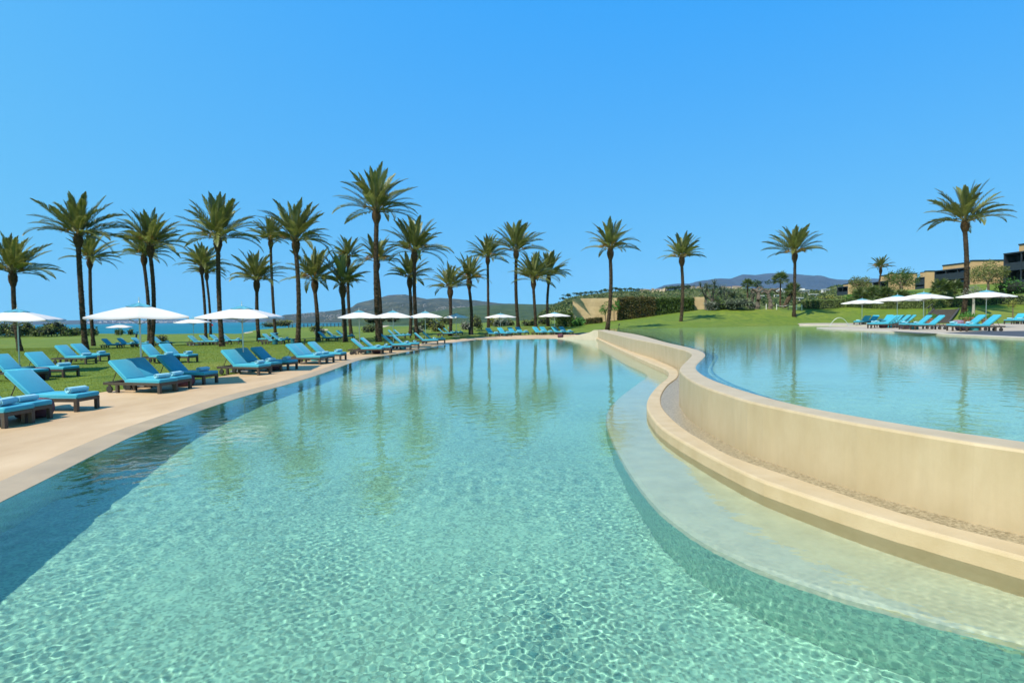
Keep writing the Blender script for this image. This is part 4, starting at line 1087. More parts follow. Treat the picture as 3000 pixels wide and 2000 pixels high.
def hedge(name, P0, P1, depth, z0a, z0b, h, leafm, label, seed, n=5000, size=.13, top_flat=None, jit=.06):
    """clipped hedge between two ground points; P0,P1 Vectors on its front line"""
    root = empty(name, (P0.x, P0.y, z0a)); tag(root, label, 'hedge', None)
    d = (P1-P0); d.z = 0; L = d.length; d.normalize(); nb = Vector((-d.y, d.x, 0))
    zt = lambda s: (top_flat if top_flat is not None else z0a + (z0b-z0a)*s/L + h)
    zb = lambda s: z0a + (z0b-z0a)*s/L - .15
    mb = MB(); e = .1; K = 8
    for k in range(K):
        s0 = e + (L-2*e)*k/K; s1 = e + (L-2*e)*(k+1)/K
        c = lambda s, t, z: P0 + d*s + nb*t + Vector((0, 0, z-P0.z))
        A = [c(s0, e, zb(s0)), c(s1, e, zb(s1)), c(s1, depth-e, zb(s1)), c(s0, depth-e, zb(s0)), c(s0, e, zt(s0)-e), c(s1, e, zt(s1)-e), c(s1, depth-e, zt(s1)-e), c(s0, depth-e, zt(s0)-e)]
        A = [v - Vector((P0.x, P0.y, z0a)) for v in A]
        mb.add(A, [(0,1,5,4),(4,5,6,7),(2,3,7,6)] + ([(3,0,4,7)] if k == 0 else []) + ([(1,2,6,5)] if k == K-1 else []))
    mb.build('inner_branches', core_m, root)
    g = np.random.default_rng(seed); pts = []; nr = []
    hh = max(.3, h); areas = np.array([L*hh, L*depth, depth*hh, depth*hh, L*hh*.4]); cum = np.cumsum(areas/areas.sum())
    for k in range(n):
        f = int(np.searchsorted(cum, g.random())); s = g.uniform(0, L); t = g.uniform(0, depth); u = g.random()
        if f == 0: t, nn = 0, -nb
        elif f == 1: u, nn = 1, Vector((0, 0, 1))
        elif f == 2: s, nn = 0, -d
        elif f == 3: s, nn = L, d
        else: t, nn = depth, nb
        z = zb(s) + .1 + u*(zt(s)-zb(s)-.1); off = g.normal()*jit - .04
        lump = .05*math.sin(s*2.1+seed)*math.sin(z*2.7+s) + .04*math.sin(s*5.3+z*3)
        p_ = P0 + d*s + nb*t + nn*(off+lump); p_.z = z + (nn.z*(off+lump)); pts.append(p_ - Vector((P0.x, P0.y, z0a))); nr.append(nn)
    V, Q = leafcloud(pts, nr, size, seed)
    o_ = obj('foliage', npmesh('foliage', V, Q, leafm, False), root); return root
def bush(name, p, rx, rz, leafm, label, seed, n=700, size=.16, lumps=7, cat='shrub', ry=None, group=None, mesh_only=False):
    g = np.random.default_rng(seed); ry = ry or rx
    root = empty(name, p); tag(root, label, cat, group)
    cs = [np.array([np.clip(g.normal(), -1.3, 1.3)*rx*.42, np.clip(g.normal(), -1.3, 1.3)*ry*.42, rz*g.uniform(.3, .72)]) for _ in range(lumps)]
    rs = [rx*g.uniform(.34, .56) for _ in range(lumps)]
    cs[0] = np.array([0, 0, rz*.42]); rs[0] = rx*.72
    pts = []; nr = []
    for k in range(n):
        i = g.integers(lumps); v = g.normal(size=3); v /= np.linalg.norm(v); sc = np.array([1, 1, min(1.25, rz/rx*.95)])
        q_ = cs[i] + v*rs[i]*sc*g.uniform(.72, 1.08)
        if q_[2] < .02: q_[2] = g.uniform(.02, .2)*rz
        pts.append(q_); nr.append(v)
    V, Q = leafcloud(pts, nr, size, seed)
    obj('foliage', npmesh('foliage', V, Q, leafm, False), root)
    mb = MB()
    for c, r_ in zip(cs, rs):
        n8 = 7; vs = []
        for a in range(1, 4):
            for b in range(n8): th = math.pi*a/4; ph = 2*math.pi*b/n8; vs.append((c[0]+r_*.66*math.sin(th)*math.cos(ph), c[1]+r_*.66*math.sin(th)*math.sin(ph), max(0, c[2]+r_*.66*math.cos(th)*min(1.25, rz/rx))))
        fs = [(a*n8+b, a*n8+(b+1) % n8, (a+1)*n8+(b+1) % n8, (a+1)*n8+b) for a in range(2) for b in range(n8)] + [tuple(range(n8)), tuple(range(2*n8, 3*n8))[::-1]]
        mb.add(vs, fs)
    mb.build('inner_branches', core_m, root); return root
def tree(name, p, h, crown_r, crown_h, leafm, label, seed, n=2600, size=.2, trunk_r=.16, lean=0.0, cat='tree', group=None, forks=4, barkm=None):
    g = np.random.default_rng(seed); root = empty(name, p); tag(root, label, cat, group); barkm = barkm or twig_m
    mb = MB(); fork = h-crown_h*.85; tips = []
    base = Vector((0, 0, -.1)); f = Vector((lean, 0, fork)); mb.tube([base, f*.5 + Vector((g.normal()*.05, g.normal()*.05, 0)), f], [trunk_r*1.25, trunk_r, trunk_r*.85], 9)
    for k in range(forks):
        a = 2*math.pi*k/forks + g.uniform(-.3, .3); e = f + Vector((math.cos(a)*crown_r*.62, math.sin(a)*crown_r*.62, crown_h*g.uniform(.35, .6)))
        mb.tube([f, f.lerp(e, .5) + Vector((0, 0, .15)), e], [trunk_r*.62, trunk_r*.4, trunk_r*.15], 6); tips.append(e)
    tips.append(f + Vector((0, 0, crown_h*.6)))
    mb.build('trunk', barkm, root)
    cl = []; 
    for k in range(15):
        v = g.normal(size=3); v /= np.linalg.norm(v); cl.append((np.array([lean, 0, h-crown_h*.5]) + v*np.array([crown_r*.68, crown_r*.68, crown_h*.33]), g.uniform(.25, .42)*min(crown_r, crown_h*.8)))
    pts = []; nr = []
    for k in range(n):
        c, r_ = cl[g.integers(len(cl))]; v = g.normal(size=3); v /= np.linalg.norm(v); pts.append(c + v*r_*g.uniform(.55, 1.12)); nr.append(v)
    V, Q = leafcloud(pts, nr, size, seed); obj('crown', npmesh('crown', V, Q, leafm, False), root); return root

# ------------------------------------------------------------------ stone wall with hedges on the right of the centre
wst = mat('wall_block', (.56, .39, .19), .85, col2=(.70, .51, .28), scale=1.1, detail=8, bump=.006, bscale=9, objvar=.07)
WY = 91.0
A = at_y(1678, 875, WY); B = at_y(2064, 869, WY); ztop = (A.z + B.z)/2
root = empty('stone_wall', (A.x, WY, G(A.x, WY))); tag(root, 'long tan stone block wall beyond the lawn with hedges before it', 'wall')
z_base = G(A.x, WY) - 1.2
mb = MB(); mb.box(.02, B.x-A.x-.02, .03, .5, -1.2, ztop-root.location.z-.06); mb.build('wall_core', mat('mortar', (.33, .26, .16), .95), root)
ch = .62; g = random.Random(5); meshes = {}
zt = ztop - root.location.z
row = 0; z = zt
while z > -1.0:
    x = 0.0; off = g.uniform(.3, 1.6)
    while x < B.x-A.x:
        w = off if (x == 0) else g.choice((1.6, 2.1, 2.6, 3.1)); off = 0
        if w < .2: w = 1.6
        x1 = min(B.x-A.x, x+w)
        zbk = z-ch
        if zbk + root.location.z > G(A.x+x1, WY) - 1.4:
            mb = MB(); mb.rbox(x+.006, x1-.006, g.uniform(-.004, .008), .25, zbk+.006, z-.006, .008); mb.build('stone_block', wst, root)
        x = x1
    z -= ch
def gp(px, Y): x = wx(px, Y); return Vector((x, Y, G(x, Y)))
hd1a, hd1b = at_y(1815, 935, 89.6), at_y(1918, 930, 89.6)
hedge('wall_hedge', Vector((hd1a.x, 89.4, 0)), Vector((hd1b.x, 89.4, 0)), 1.4, G(hd1a.x, 89.4), G(hd1b.x, 89.4), 3, leaf_red, 'tall dark reddish hedge block against the stone wall', 61, n=9000, size=.2, top_flat=at_y(1866, 872.5, 89.4).z, jit=.1)
hd2a, hd2b = at_y(1924, 922, 89.9), at_y(2031, 915, 89.9)
hedge('wall_hedge', Vector((hd2a.x, 89.7, 0)), Vector((hd2b.x, 89.7, 0)), 1.1, G(hd2a.x, 89.7), G(hd2b.x, 89.7), 3, leaf_dark, 'trimmed green hedge block at the right half of the stone wall', 62, n=9000, size=.2, top_flat=at_y(1977, 874, 89.7).z, jit=.08)
h3a, h3b = at_y(1634, 952, 86.5), at_y(1678, 952, 86.5)
hedge('square_hedge', Vector((h3a.x, 86.5, 0)), Vector((h3b.x, 86.5, 0)), 2.0, G(h3a.x, 86.5), G(h3b.x, 86.5), 3, leaf_dark, 'square dark green hedge left of the stone wall', 63, n=5000, size=.2, top_flat=at_y(1655, 919.5, 86.5).z, jit=.08)
h4a, h4b = at_y(1718, 948, 88), at_y(1765, 946, 88)
hedge('low_hedge', Vector((h4a.x, 88, 0)), Vector((h4b.x, 88, 0)), .9, G(h4a.x, 88), G(h4b.x, 88), .75, leaf_red, 'low reddish hedge at the foot of the stone wall', 64, n=2600, size=.14)
bush('tuft_bush', gp(1697, 86.5), 1.05, 1.05, leaf_bright, 'light green tufty bush at the left corner of the stone wall', 65, n=900, size=.26)
for k, (px, hh) in enumerate(((1774, 3.0), (1800, 3.3))):
    tree('wall_shrub', gp(px, 89.0), hh, .95, 1.9, leaf_bright, 'slender green shrub %s of the slim palm before the stone wall' % ('left' if k == 0 else 'right'), 66+k, n=420, size=.22, trunk_r=.05, cat='shrub', forks=5)

# ------------------------------------------------------------------ lawn shrubs near the sea
BUSHES = [(1085,972,2.6,1.9,leaf_olive,'round olive green bush left of the tallest palm trunk'),(1148,944,4.5,2.6,leaf_olive,'dark rounded bush on a mound beyond the tallest palm'),(1095,947,6.0,2.4,leaf_olive,'wide low scrub on the mound left of the tallest palm'),
 (1245,965,2.9,3.2,leaf_dark,'dark green bush behind the sixth deck parasol pole'),(1278,970,3.0,2.7,leaf_yellow,'yellow green bush right of the dark bush on the lawn'),(1222,974,1.8,1.6,leaf_grey,'silvery bush half behind a palm trunk'),(1304,950,2.4,2.2,leaf_olive,'small dark bush behind the short palm with lawn loungers'),
 (1367,965,1.8,1.7,leaf_grey,'silvery bush left of the cloth wrapped palm'),(1393,969,2.1,4.2,leaf_olive,'tall loose bush right of the cloth wrapped palm'),(1447,954,1.8,1.6,leaf_yellow,'rounded yellow green bush left of the far parasol pole'),(1468,956,2.4,1.5,leaf_grey,'silvery grey bush by the far parasol pole'),(1491,954,1.8,1.3,leaf_olive,'small olive bush right of the far parasol pole'),(1545,955,2.6,1.5,leaf_olive,'low olive bush between two far palm trunks'),(1594,950,2.3,1.6,leaf_olive,'bush left of the far palm behind the right parasol'),
 (922,970,2.0,1.2,leaf_olive,'small grey brown bush beside the sand bunker'),(937,980,1.5,1.3,leaf_grey,'silver bush behind the short palm near the bunker'),(787,957,3.6,1.2,leaf_olive,'low dark bush on the far lawn edge left of the fence'),(834,955,5.0,1.9,leaf_yellow,'round green bush at the left end of the fence'),(475,1000,2.2,1.5,leaf_olive,'brown tufty grass bush behind the far lounger row')]
for k, (px, py, rx, rz, lm, lab) in enumerate(BUSHES):
    p = hit(px, py, 40, 175); s_ = max(.55, min(1.2, p.y/110))
    bush('shrub', p - Vector((0, 0, .1)), rx*s_*.62, rz*s_*.8, lm, lab, 200+k, n=520, size=.24*s_+.05, group='shrubs on the golf lawn')
# sea hedge on the left: a row of single shrubs
g = random.Random(12)
sea_row = []
for k in range(25):
    px = -20 + k*12.5 + g.uniform(-4, 4); Y = 136 + g.uniform(-3, 3); tall = np.interp(px, [-20, 40, 110, 165, 200, 290], [3.4, 3.6, 3.3, 3.4, 2.1, 2.0])*g.uniform(.75, 1.12)
    sea_row.append((px, Y, tall))
lm_cycle = [leaf_olive, leaf_dark, leaf_olive, leaf_dark, leaf_yellow]
pos_words = ['leftmost bush', 'second bush from the left', 'third bush from the left', 'fourth bush from the left', 'fifth bush from the left', 'sixth bush from the left', 'seventh bush from the left', 'eighth bush from the left', 'ninth bush from the left', 'tenth bush from the left', 'eleventh bush from the left', 'twelfth bush from the left', 'thirteenth bush from the left', 'twelfth bush from the right', 'eleventh bush from the right', 'tenth bush from the right', 'ninth bush from the right', 'eighth bush from the right', 'seventh bush from the right', 'sixth bush from the right', 'fifth bush from the right', 'fourth bush from the right', 'third bush from the right', 'second bush from the right', 'rightmost bush']
for k, (px, Y, tall) in enumerate(sea_row):
    bush('sea_shrub', gp(px, Y) - Vector((0, 0, .15)), tall*.48, tall, lm_cycle[k % 5], pos_words[k] + ' of the dark scrubby row at the sea edge', 300+k, n=260, size=.42, lumps=6, group='scrubby row at the sea edge')
for k, px in enumerate((356, 380, 345)):
    bush('sea_shrub', gp(px, 134), .8, 1.5, leaf_dark, ('small cone shaped bush %s at the sea edge under the small parasol' % ('left of the pole', 'right of the pole', 'farthest left'))[0:90] if False else 'small cone shaped sea edge bush ' + ('just left of the small parasol pole', 'right of the small parasol pole', 'beside the shorter palm')[k], 340+k, n=160, size=.35, group='scrubby row at the sea edge')
# bunkers and path on the golf lawn
sand = mat('bunker_sand', (.55, .46, .32), .95, var=.08, scale=1)
def sheet(px_poly, m, name, label, lift=.03, n=8):
    P = [hit(x, y, 40, 178) for x, y in px_poly]; cx = sum((p for p in P), Vector())/len(P)
    P2 = catmull(P + [P[0]], 6)[:-1]; vs = [cx + Vector((0, 0, lift+.25))] + []; mb = MB()
    rings = []
    for t in (0, .5, 1):
        rings.append([Vector((cx.x+(p.x-cx.x)*t, cx.y+(p.y-cx.y)*t, 0)) for p in P2])
    def zz(p): return G(p.x, p.y) + lift + .25*math.sin(p.x*.11+1)*math.sin(p.y*.09)*min(1, max(0, (p.y-85)/40))
    vs = [(v.x, v.y, zz(v)) for r_ in rings for v in r_]; m_ = len(P2); fs = []
    for i in range(2):
        for j in range(m_): fs.append((i*m_+j, i*m_+(j+1) % m_, (i+1)*m_+(j+1) % m_, (i+1)*m_+j))
    mb.add(vs, fs); o_ = mb.build(name, m); tag(o_, label, kind='structure')
sheet([(930,966),(945,963.5),(960,964),(955,967.5),(938,968)], sand, 'bunker', 'pale sand bunker on the golf lawn')
sheet([(1088,958.5),(1120,953),(1150,949.5),(1146,952),(1110,959)], sand, 'golf_path', 'pale curved sand path on the mound')
sheet([(716,973),(740,971),(738,972.2),(718,974.3)], sand, 'bunker', 'thin pale bunker near the cliff edge')
# fence at the cliff edge
fm = mat('fence_wood', (.035, .03, .026), .8)
fp = [hit(x, y, 60, 176) for x, y in ((868,962.5),(1002,961.5))]
fY = 150.0
a = gp(846, fY); b = gp(1004, fY); root = empty('post_and_rail_fence', a); tag(root, 'dark post and rail fence along the cliff edge', 'fence'); nP = 15
for k in range(nP):
    p = a.lerp(b, k/(nP-1)); p.z = G(p.x, p.y)
    mb = MB(); mb.box(-.07, .07, -.07, .07, -.6, 1.0 + (k % 3)*.04); o_ = mb.build('post', fm, root); o_.location = p - a
for hz in (.45, .9):
    for k in range(nP-1):
        p = a.lerp(b, k/(nP-1)); p2 = a.lerp(b, (k+1)/(nP-1)); p.z = G(p.x, p.y)+hz; p2.z = G(p2.x, p2.y)+hz
        mb = MB(); mb.tube([p-a, p2-a], .045, 5); mb.build('rail', fm, root)
# golf flag and bag
p = gp(617, 118); root = empty('golf_flag', p); tag(root, 'red and white golf flag before the sea', 'flag')
mb = MB(); mb.tube([(0, 0, 0), (0, 0, 2.3)], .02, 6); mb.build('pole', mat('flag_pole', (.6, .6, .55), .5), root)
mb = MB(); n_ = 6
for k in range(n_):
    x0, x1 = .02+.55*k/n_, .02+.55*(k+1)/n_; w0, w1 = .04*math.sin(k*1.1), .04*math.sin((k+1)*1.1); mb.quad((x0, w0, 2.28-.1*k/n_), (x0, w0, 1.9-.02*k), (x1, w1, 1.9-.02*(k+1)), (x1, w1, 2.28-.1*(k+1)/n_))
mb.build('cloth', mat('flag_red', (.45, .03, .05), .8), root)
p = hit(398, 992, 40, 140); root = empty('golf_bag', p); tag(root, 'dark golf bag standing on the far lawn by a palm trunk', 'golf bag')
mb = MB(); mb.lathe([(.14, 0), (.16, .1), (.15, .75), (.17, .9)], 12, Matrix.Rotation(.2, 4, 'Y')); mb.build('bag', mat('bag_dark', (.02, .02, .022), .6), root)
for k in range(6):
    mb = MB(); mb.tube([(.15+.02*k, -.06+.03*k, .8), (.2+.05*k, -.1+.04*k, 1.15)], .012, 5); mb.lathe([(.02, 0), (.05, .03), (.04, .1)], 8, Matrix.Translation((.2+.05*k, -.1+.04*k, 1.13))); mb.build('golf_club', mat('bag_dark', (.02, .02, .022), .6), root)
# ------------------------------------------------------------------ planting on the crest of the bank
sword_m = mat('sword_leaf', (.06, .085, .03), .5, col2=(.15, .18, .08), scale=3, trans=.08, objvar=.2)
sword_g = mat('sword_leaf_grey', (.10, .13, .09), .5, col2=(.22, .25, .17), scale=3, trans=.08, objvar=.2)
def sword(L, w, droop):
    mb = MB(); N = 4; vs = []
    for k in range(N+1):
        t = k/N; z = -droop*t*t*L; ww = w*(1-t**2.2)*.5 + .004
        vs += [(L*t, -ww, z+ww*.3), (L*t, 0, z), (L*t, ww, z+ww*.3)]
    fs = []
    for k in range(N): fs += [(3*k, 3*k+3, 3*k+4, 3*k+1), (3*k+1, 3*k+4, 3*k+5, 3*k+2)]
    mb.add(vs, fs); return mb
SW = {}
def sw(m, d): 
    k = (m.name, d)
    if k not in SW: SW[k] = sword(1.0, .11, d).mesh('sword_leaf', m)
    return SW[k]
def rosette(root, c, L, n, m, g, flat=1.0):
    for k in range(n):
        el = R(80 - 95*flat*(k/n)); az = k*2.399 + g.uniform(-.2, .2)
        o_ = obj('sword_leaf', sw(m, .15 if k < n/2 else .4), root); o_.location = c; s_ = L*g.uniform(.8, 1.1); o_.scale = (s_, s_, s_); o_.rotation_euler = (0, -el, az)
def yucca(p, heads, label, seed, m, trunk_r=.12, name='yucca', nleaf=34):
    g = random.Random(seed); root = empty(name, p); tag(root, label, 'plant', 'spiky plants on the crest')
    mb = MB(); f = Vector((0, 0, max(.2, min(h[2] for h in heads)*.45)))
    mb.tube([Vector((0, 0, -.2)), f], [trunk_r*1.3, trunk_r], 8)
    for h in heads: c = Vector(h[:3]); mb.tube([f, f.lerp(c, .55) + Vector((0, 0, .05)), c], [trunk_r*.9, trunk_r*.7, trunk_r*.6], 7)
    mb.build('trunk', trunk_grey, root)
    for h in heads: rosette(root, Vector(h[:3]), h[3], nleaf, m, g)
Yc = 87.5
yucca(gp(2089, Yc), [(-.9,0,3.2,1.0),(.3,.3,3.7,1.05),(1.0,-.2,2.9,1.0),(-.2,-.5,2.7,.9),(-1.5,.2,2.6,.9)], 'branching dragon tree like plant right of the stone wall end', 1, sword_g)
yucca(gp(2122, Yc+.4), [(0,0,2.6,1.1),(.7,.2,2.2,.9),(-.6,0,2.1,.9)], 'pale spiky plant behind the silver bush on the crest', 2, sword_g)
yucca(gp(2148, Yc+.6), [(0,0,1.5,1.6)], 'dark fountain shaped spiky plant on the crest', 3, sword_m, nleaf=52)
yucca(gp(2172, Yc), [(0,0,1.5,.95),(.4,.2,1.1,.8)], 'small upright spiky plant left of the gnarled trunk', 4, sword_m)
yucca(gp(2205, Yc), [(-.35,0,2.0,.6),(.35,0,2.1,.6),(0,.3,2.4,.55),(0,-.3,1.8,.55)], 'small forked rosette tree left of the gnarled trunk', 5, sword_g, .1, nleaf=22)
yucca(gp(2068, Yc+.6), [(0,0,3.5,.7),(-.8,0,3.6,.7)], 'spiky plant peeping over the stone wall end', 6, sword_m)
bush('shrub', gp(2086, 86.6), 1.15, 1.2, leaf_grey, 'silvery white bush right of the stone wall end', 71, n=500, size=.2, group='shrubs on the crest')
bush('shrub', gp(2112, 86.8), 1.2, 1.6, leaf_dark, 'dark green bush right of the silvery white one', 72, n=600, size=.2, group='shrubs on the crest')
bush('shrub', gp(2150, 86.5), 2.9, 1.5, mat('bush_leaf_sage', (.12, .16, .08), .6, col2=(.24, .29, .16), scale=2, detail=4, trans=.1), 'wide sage green bush in the middle of the crest', 73, n=1500, size=.2, lumps=12, group='shrubs on the crest')
bush('shrub', gp(2202, 86.5), 1.0, .9, leaf_grey, 'small silver bush left of the gnarled trunk', 74, n=380, size=.18, group='shrubs on the crest')
def gnarled(p, pts_list, label, seed):
    g = random.Random(seed); root = empty('gnarled_tree', p); tag(root, label, 'tree', 'bare gnarled trunks on the crest')
    for i, (pts, rad) in enumerate(pts_list):
        P = catmull([Vector(q_) for q_ in pts], 5); n = len(P); mb = MB()
        mb.tube([q_ + Vector((g.uniform(-.04, .04), g.uniform(-.04, .04), 0)) for q_ in P], [(rad[0] + (rad[1]-rad[0])*k/(n-1))*g.uniform(.88, 1.15) for k in range(n)], 9); mb.build('trunk' if i == 0 else 'limb', trunk_grey, root)
gnarled(gp(2219, 86.0), [([(0,0,-.2),(.05,0,.7),(.2,0,1.5),(.12,.1,2.3),(-.3,.1,2.75)], (.34,.22)), ([(-.2,.1,2.6),(-.7,0,2.8),(-.8,.1,2.45),(-.5,0,2.3)], (.2,.12)), ([(.12,.1,2.3),(.6,0,2.7),(1.3,.1,2.65),(1.7,0,2.45)], (.18,.1)), ([(-.1,.1,2.7),(.3,.2,3.05),(.8,.1,2.95)], (.14,.08))], 'left one of two bare gnarled trunks on the crest', 8)
gnarled(gp(2257, 86.0), [([(0,0,-.2),(.02,0,.8),(-.15,0,1.6),(-.35,.1,2.3)], (.32,.22)), ([(-.35,.1,2.2),(-.9,0,2.45),(-1.3,.1,2.2)], (.2,.1)), ([(-.3,.1,2.2),(.1,0,2.75),(.7,.1,2.7),(1.2,0,2.95)], (.2,.1)), ([(.5,.1,2.7),(.9,.1,2.4),(1.4,.1,2.35)], (.12,.07))], 'right one of two bare gnarled trunks on the crest', 9)
# small fan palms behind the gnarled trunks
def fanpalm(p, h, L, label, seed, n=26, tr=.12, group='small fan palms', lean=0.0):
    g = random.Random(seed); root = empty('fan_palm', p); tag(root, label, 'palm tree', group); mb = MB()
    k_ = 14; mb.tube([Vector((lean*(i/k_)**1.3, 0, -.15 + (h+.15)*i/k_)) for i in range(k_+1)], [tr*(1.2-.25*i/k_)*g.uniform(.88, 1.15) for i in range(k_+1)], 9); mb.build('trunk', bark_m, root)
    for k in range(n):
        el = R(82-105*(k/n)); az = k*2.399 + g.uniform(-.2, .2); o_ = obj('fan_leaf', FAN[k % 2], root); o_.location = (lean, 0, h); s_ = L*g.uniform(.85, 1.12); o_.scale = (s_, s_, s_); o_.rotation_euler = (g.uniform(-.4, .4), -el, az)
def fan_mesh(seed):
    g = random.Random(seed); mb = MB(); mb.tube([(0, 0, 0), (.3, 0, .02), (.5, 0, 0)], [.012, .009, .008], 3)
    for k in range(15):
        a = R(-105 + 210*k/14); l = .5*g.uniform(.9, 1.08); d = Vector((math.cos(a), math.sin(a), g.uniform(-.12, .05)-.1*abs(math.sin(a)))); w = Vector((-math.sin(a), math.cos(a), 0))*.034
        q_ = Vector((.5, 0, 0)); mb.add([q_, q_ + d*l*.55 + w, q_ + d*l + Vector((0, 0, -.06)), q_ + d*l*.55 - w], [(0, 1, 2, 3)])
    return mb.mesh('fan_leaf', mat('fan_leaf', (.07, .115, .02), .5, col2=(.17, .22, .05), scale=2, trans=.15, objvar=.25))
FAN = [fan_mesh(1), fan_mesh(2)]
fanpalm(gp(2286, 89.5), 4.0, 1.5, 'fan palm with the tallest straight trunk behind the rope fence', 11)
fanpalm(gp(2298, 88.5), 2.4, 1.5, 'fan palm with a leaning thick trunk behind the rope fence', 12, tr=.3, lean=1.3)
fanpalm(gp(2190, 89.5), 3.3, 1.1, 'small fan palm behind the left gnarled trunk', 13)
# rope fence
root = empty('rope_fence', gp(2246, 85.6)); o0 = root.location.copy(); tag(root, 'white posts with slack rope on the crest of the bank', 'fence')
pm = mat('white_post', (.7, .68, .62), .6); posts = [2245, 2275.5, 2309, 2333.5, 2349]
prev = None
for k, px in enumerate(posts):
    p = gp(px, 85.4); mb = MB(); mb.tube([Vector((0, 0, -.2)), Vector((.05 if k == 3 else 0, 0, .78))], .06, 8); o_ = mb.build('post', pm if k != 2 else fm, root); o_.location = p - o0
    if prev is not None and k > 1:
        a_ = prev - o0 + Vector((0, 0, .68)); b_ = p - o0 + Vector((0, 0, .68)); mb = MB(); mb.tube([a_.lerp(b_, t) - Vector((0, 0, .22*4*t*(1-t))) for t in [i/8 for i in range(9)]], .025, 5); mb.build('rope', pm, root)
    prev = p
# clipped hedge along the bank, four straight runs
HP = [(2350, 87.5), (2478, 86.0), (2560, 80.5), (2650, 76), (2752, 71.5)]
hl = ['hedge run beside the rope fence posts', 'hedge run behind the small inlet parasol', 'hedge run behind the partly hidden parasol', 'hedge run ending at the timber steps']
for k in range(4):
    a, b = gp(*HP[k]), gp(*HP[k+1]); d_ = (b-a).normalized()*.03
    hedge('clipped_hedge', a, b - d_, 1.1, a.z, b.z, 1.15, leaf_light if k != 1 else leaf_dark, hl[k] + ', clipped and light green' if k != 1 else hl[k] + ', clipped and dark', 80+k, n=5200, size=.12)
a, b = gp(2797, 71), gp(3080, 72.5)
hedge('clipped_hedge', a, b, 1.1, a.z, b.z, 1.2, leaf_light, 'long clipped hedge run right of the timber steps', 86, n=7500, size=.12)
# shrubbery between hedge and houses
g = random.Random(44)
SH = [(2380,92,2.6,1.9,leaf_yellow,'brown green rounded shrub behind the left end of the clipped hedge'),(2425,94,3.0,2.6,leaf_yellow,'large rounded olive shrub below the dark lowest house'),(2462,93,2.4,2.2,leaf_olive,'olive shrub right of the large rounded one'),(2500,92,2.6,2.4,leaf_bright,'bright green shrub behind the hedge left of the small palm'),(2535,90,2.4,2.2,leaf_bright,'bright leafy shrub just left of the small date palm'),(2572,87,2.6,2.0,leaf_dark,'dark green shrub below the small date palm'),(2612,84,2.4,2.0,leaf_olive,'olive shrub right of the small date palm'),(2650,80,2.2,1.9,leaf_bright,'bright shrub under the rounded tree left'),(2690,78,2.2,1.7,leaf_olive,'olive shrub behind the middle parasols'),(2975,79,3.0,3.6,leaf_bright,'large glossy green shrub at the right edge before the house'),(2990,74,1.6,1.3,leaf_yellow,'yellowish shrub on the hedge at the right edge')]
for k, (px, Y, rx, rz, lm, lab) in enumerate(SH): bush('shrub', gp(px, Y) - Vector((0, 0, .3)), rx*.7, rz*.62, lm, lab, 400+k, n=900, size=.24, lumps=9, group='shrubs between hedge and houses')
# flat ground-cover mass of low fan palms behind the hedge
for k, (px, Y, h, L, lab) in enumerate([(2520,90,.7,1.6,'low fan palm clump left of the small date palm'),(2555,88,.8,1.7,'low fan palm clump right below the lowest house wall'),(2590,84,.7,1.6,'low fan palm clump under the small date palm'),(2640,79,.6,1.5,'low fan palm clump behind the partly hidden parasol'),(2755,77,1.1,1.6,'large fan palm behind the steps'),(2795,77,.7,1.6,'wide fan palm left of the big date palm'),(2770,73,.4,1.5,'low fan palm at the top of the steps')]):
    fanpalm(gp(px, Y), h, L, lab, 500+k, n=30, group='fan palms behind the hedge')
# rounded trees before the houses
tree('rounded_tree', gp(2517, 104), 3.7, 2.1, 2.7, leaf_olive, 'rounded tree before the lowest house with a leaning trunk', 91, n=3000, size=.2, trunk_r=.2, group='rounded trees before the houses')
tree('rounded_tree', gp(2640, 94), 3.9, 2.7, 3.1, leaf_dark, 'rounded dark tree with forked trunk between the houses', 92, n=3600, size=.2, trunk_r=.22, group='rounded trees before the houses')
tree('rounded_tree', gp(2892, 80), 4.0, 2.6, 3.0, leaf_olive, 'wide rounded tree above the rightmost parasol', 93, n=4200, size=.18, trunk_r=.15, group='rounded trees before the houses')
tree('pale_tree', gp(2851, 64.5), 3.4, 1.0, 1.5, leaf_grey, 'small pale trunked tree right of the big date palm', 94, n=500, size=.12, trunk_r=.13, barkm=mat('pale_bark', (.42, .37, .30), .9, var=.2, scale=6))
tree('young_tree', gp(2967, 62.5), 1.9, .45, .8, leaf_yellow, 'young thin tree at the right edge of the upper deck', 95, n=200, size=.12, trunk_r=.05)
# ------------------------------------------------------------------ steps, planters, handrail
slm = mat('sleeper_wood', (.05, .04, .034), .8, col2=(.085, .07, .06), scale=4)
s0, s1 = upp(2733, 947.5), gp(2772, 70.5); s0 = Vector((wx(2735, 60.0), 60.0, 1.07)); root = empty('timber_steps', s0); tag(root, 'dark timber steps climbing the grass bank to the hedge gap', 'steps')
dv = s1 - s0; nst = 11; wd = Vector((dv.x, dv.y, 0)).normalized(); wn = Vector((wd.y, -wd.x, 0))
for k in range(nst):
    c = dv*(k/nst); mb = MB(); t0 = Vector((c.x, c.y, 0)); ln = Vector((dv.x, dv.y, 0)).length/nst
    M = Matrix.Translation(Vector((c.x, c.y, c.z))) @ Matrix.Rotation(math.atan2(wd.y, wd.x), 4, 'Z')
    mb.rbox(0, ln+.04, -1.15, 1.15, -.12, dv.z/nst+.0, .01, M); t_ = mb.build('tread', slm, root); mb = MB(); mb.rbox(-.02, .1, -1.13, 1.13, dv.z/nst+.002, dv.z/nst+.03, .008, M); mb.build('nosing', mat('step_nosing', (.13, .105, .085), .8), t_)
for sgn in (-1, 1):
    mb = MB(); mb.tube([wn*1.2*sgn + Vector((0, 0, .05)), dv + wn*1.2*sgn + Vector((0, 0, .1))], .09, 6); mb.build('stringer', slm, root)
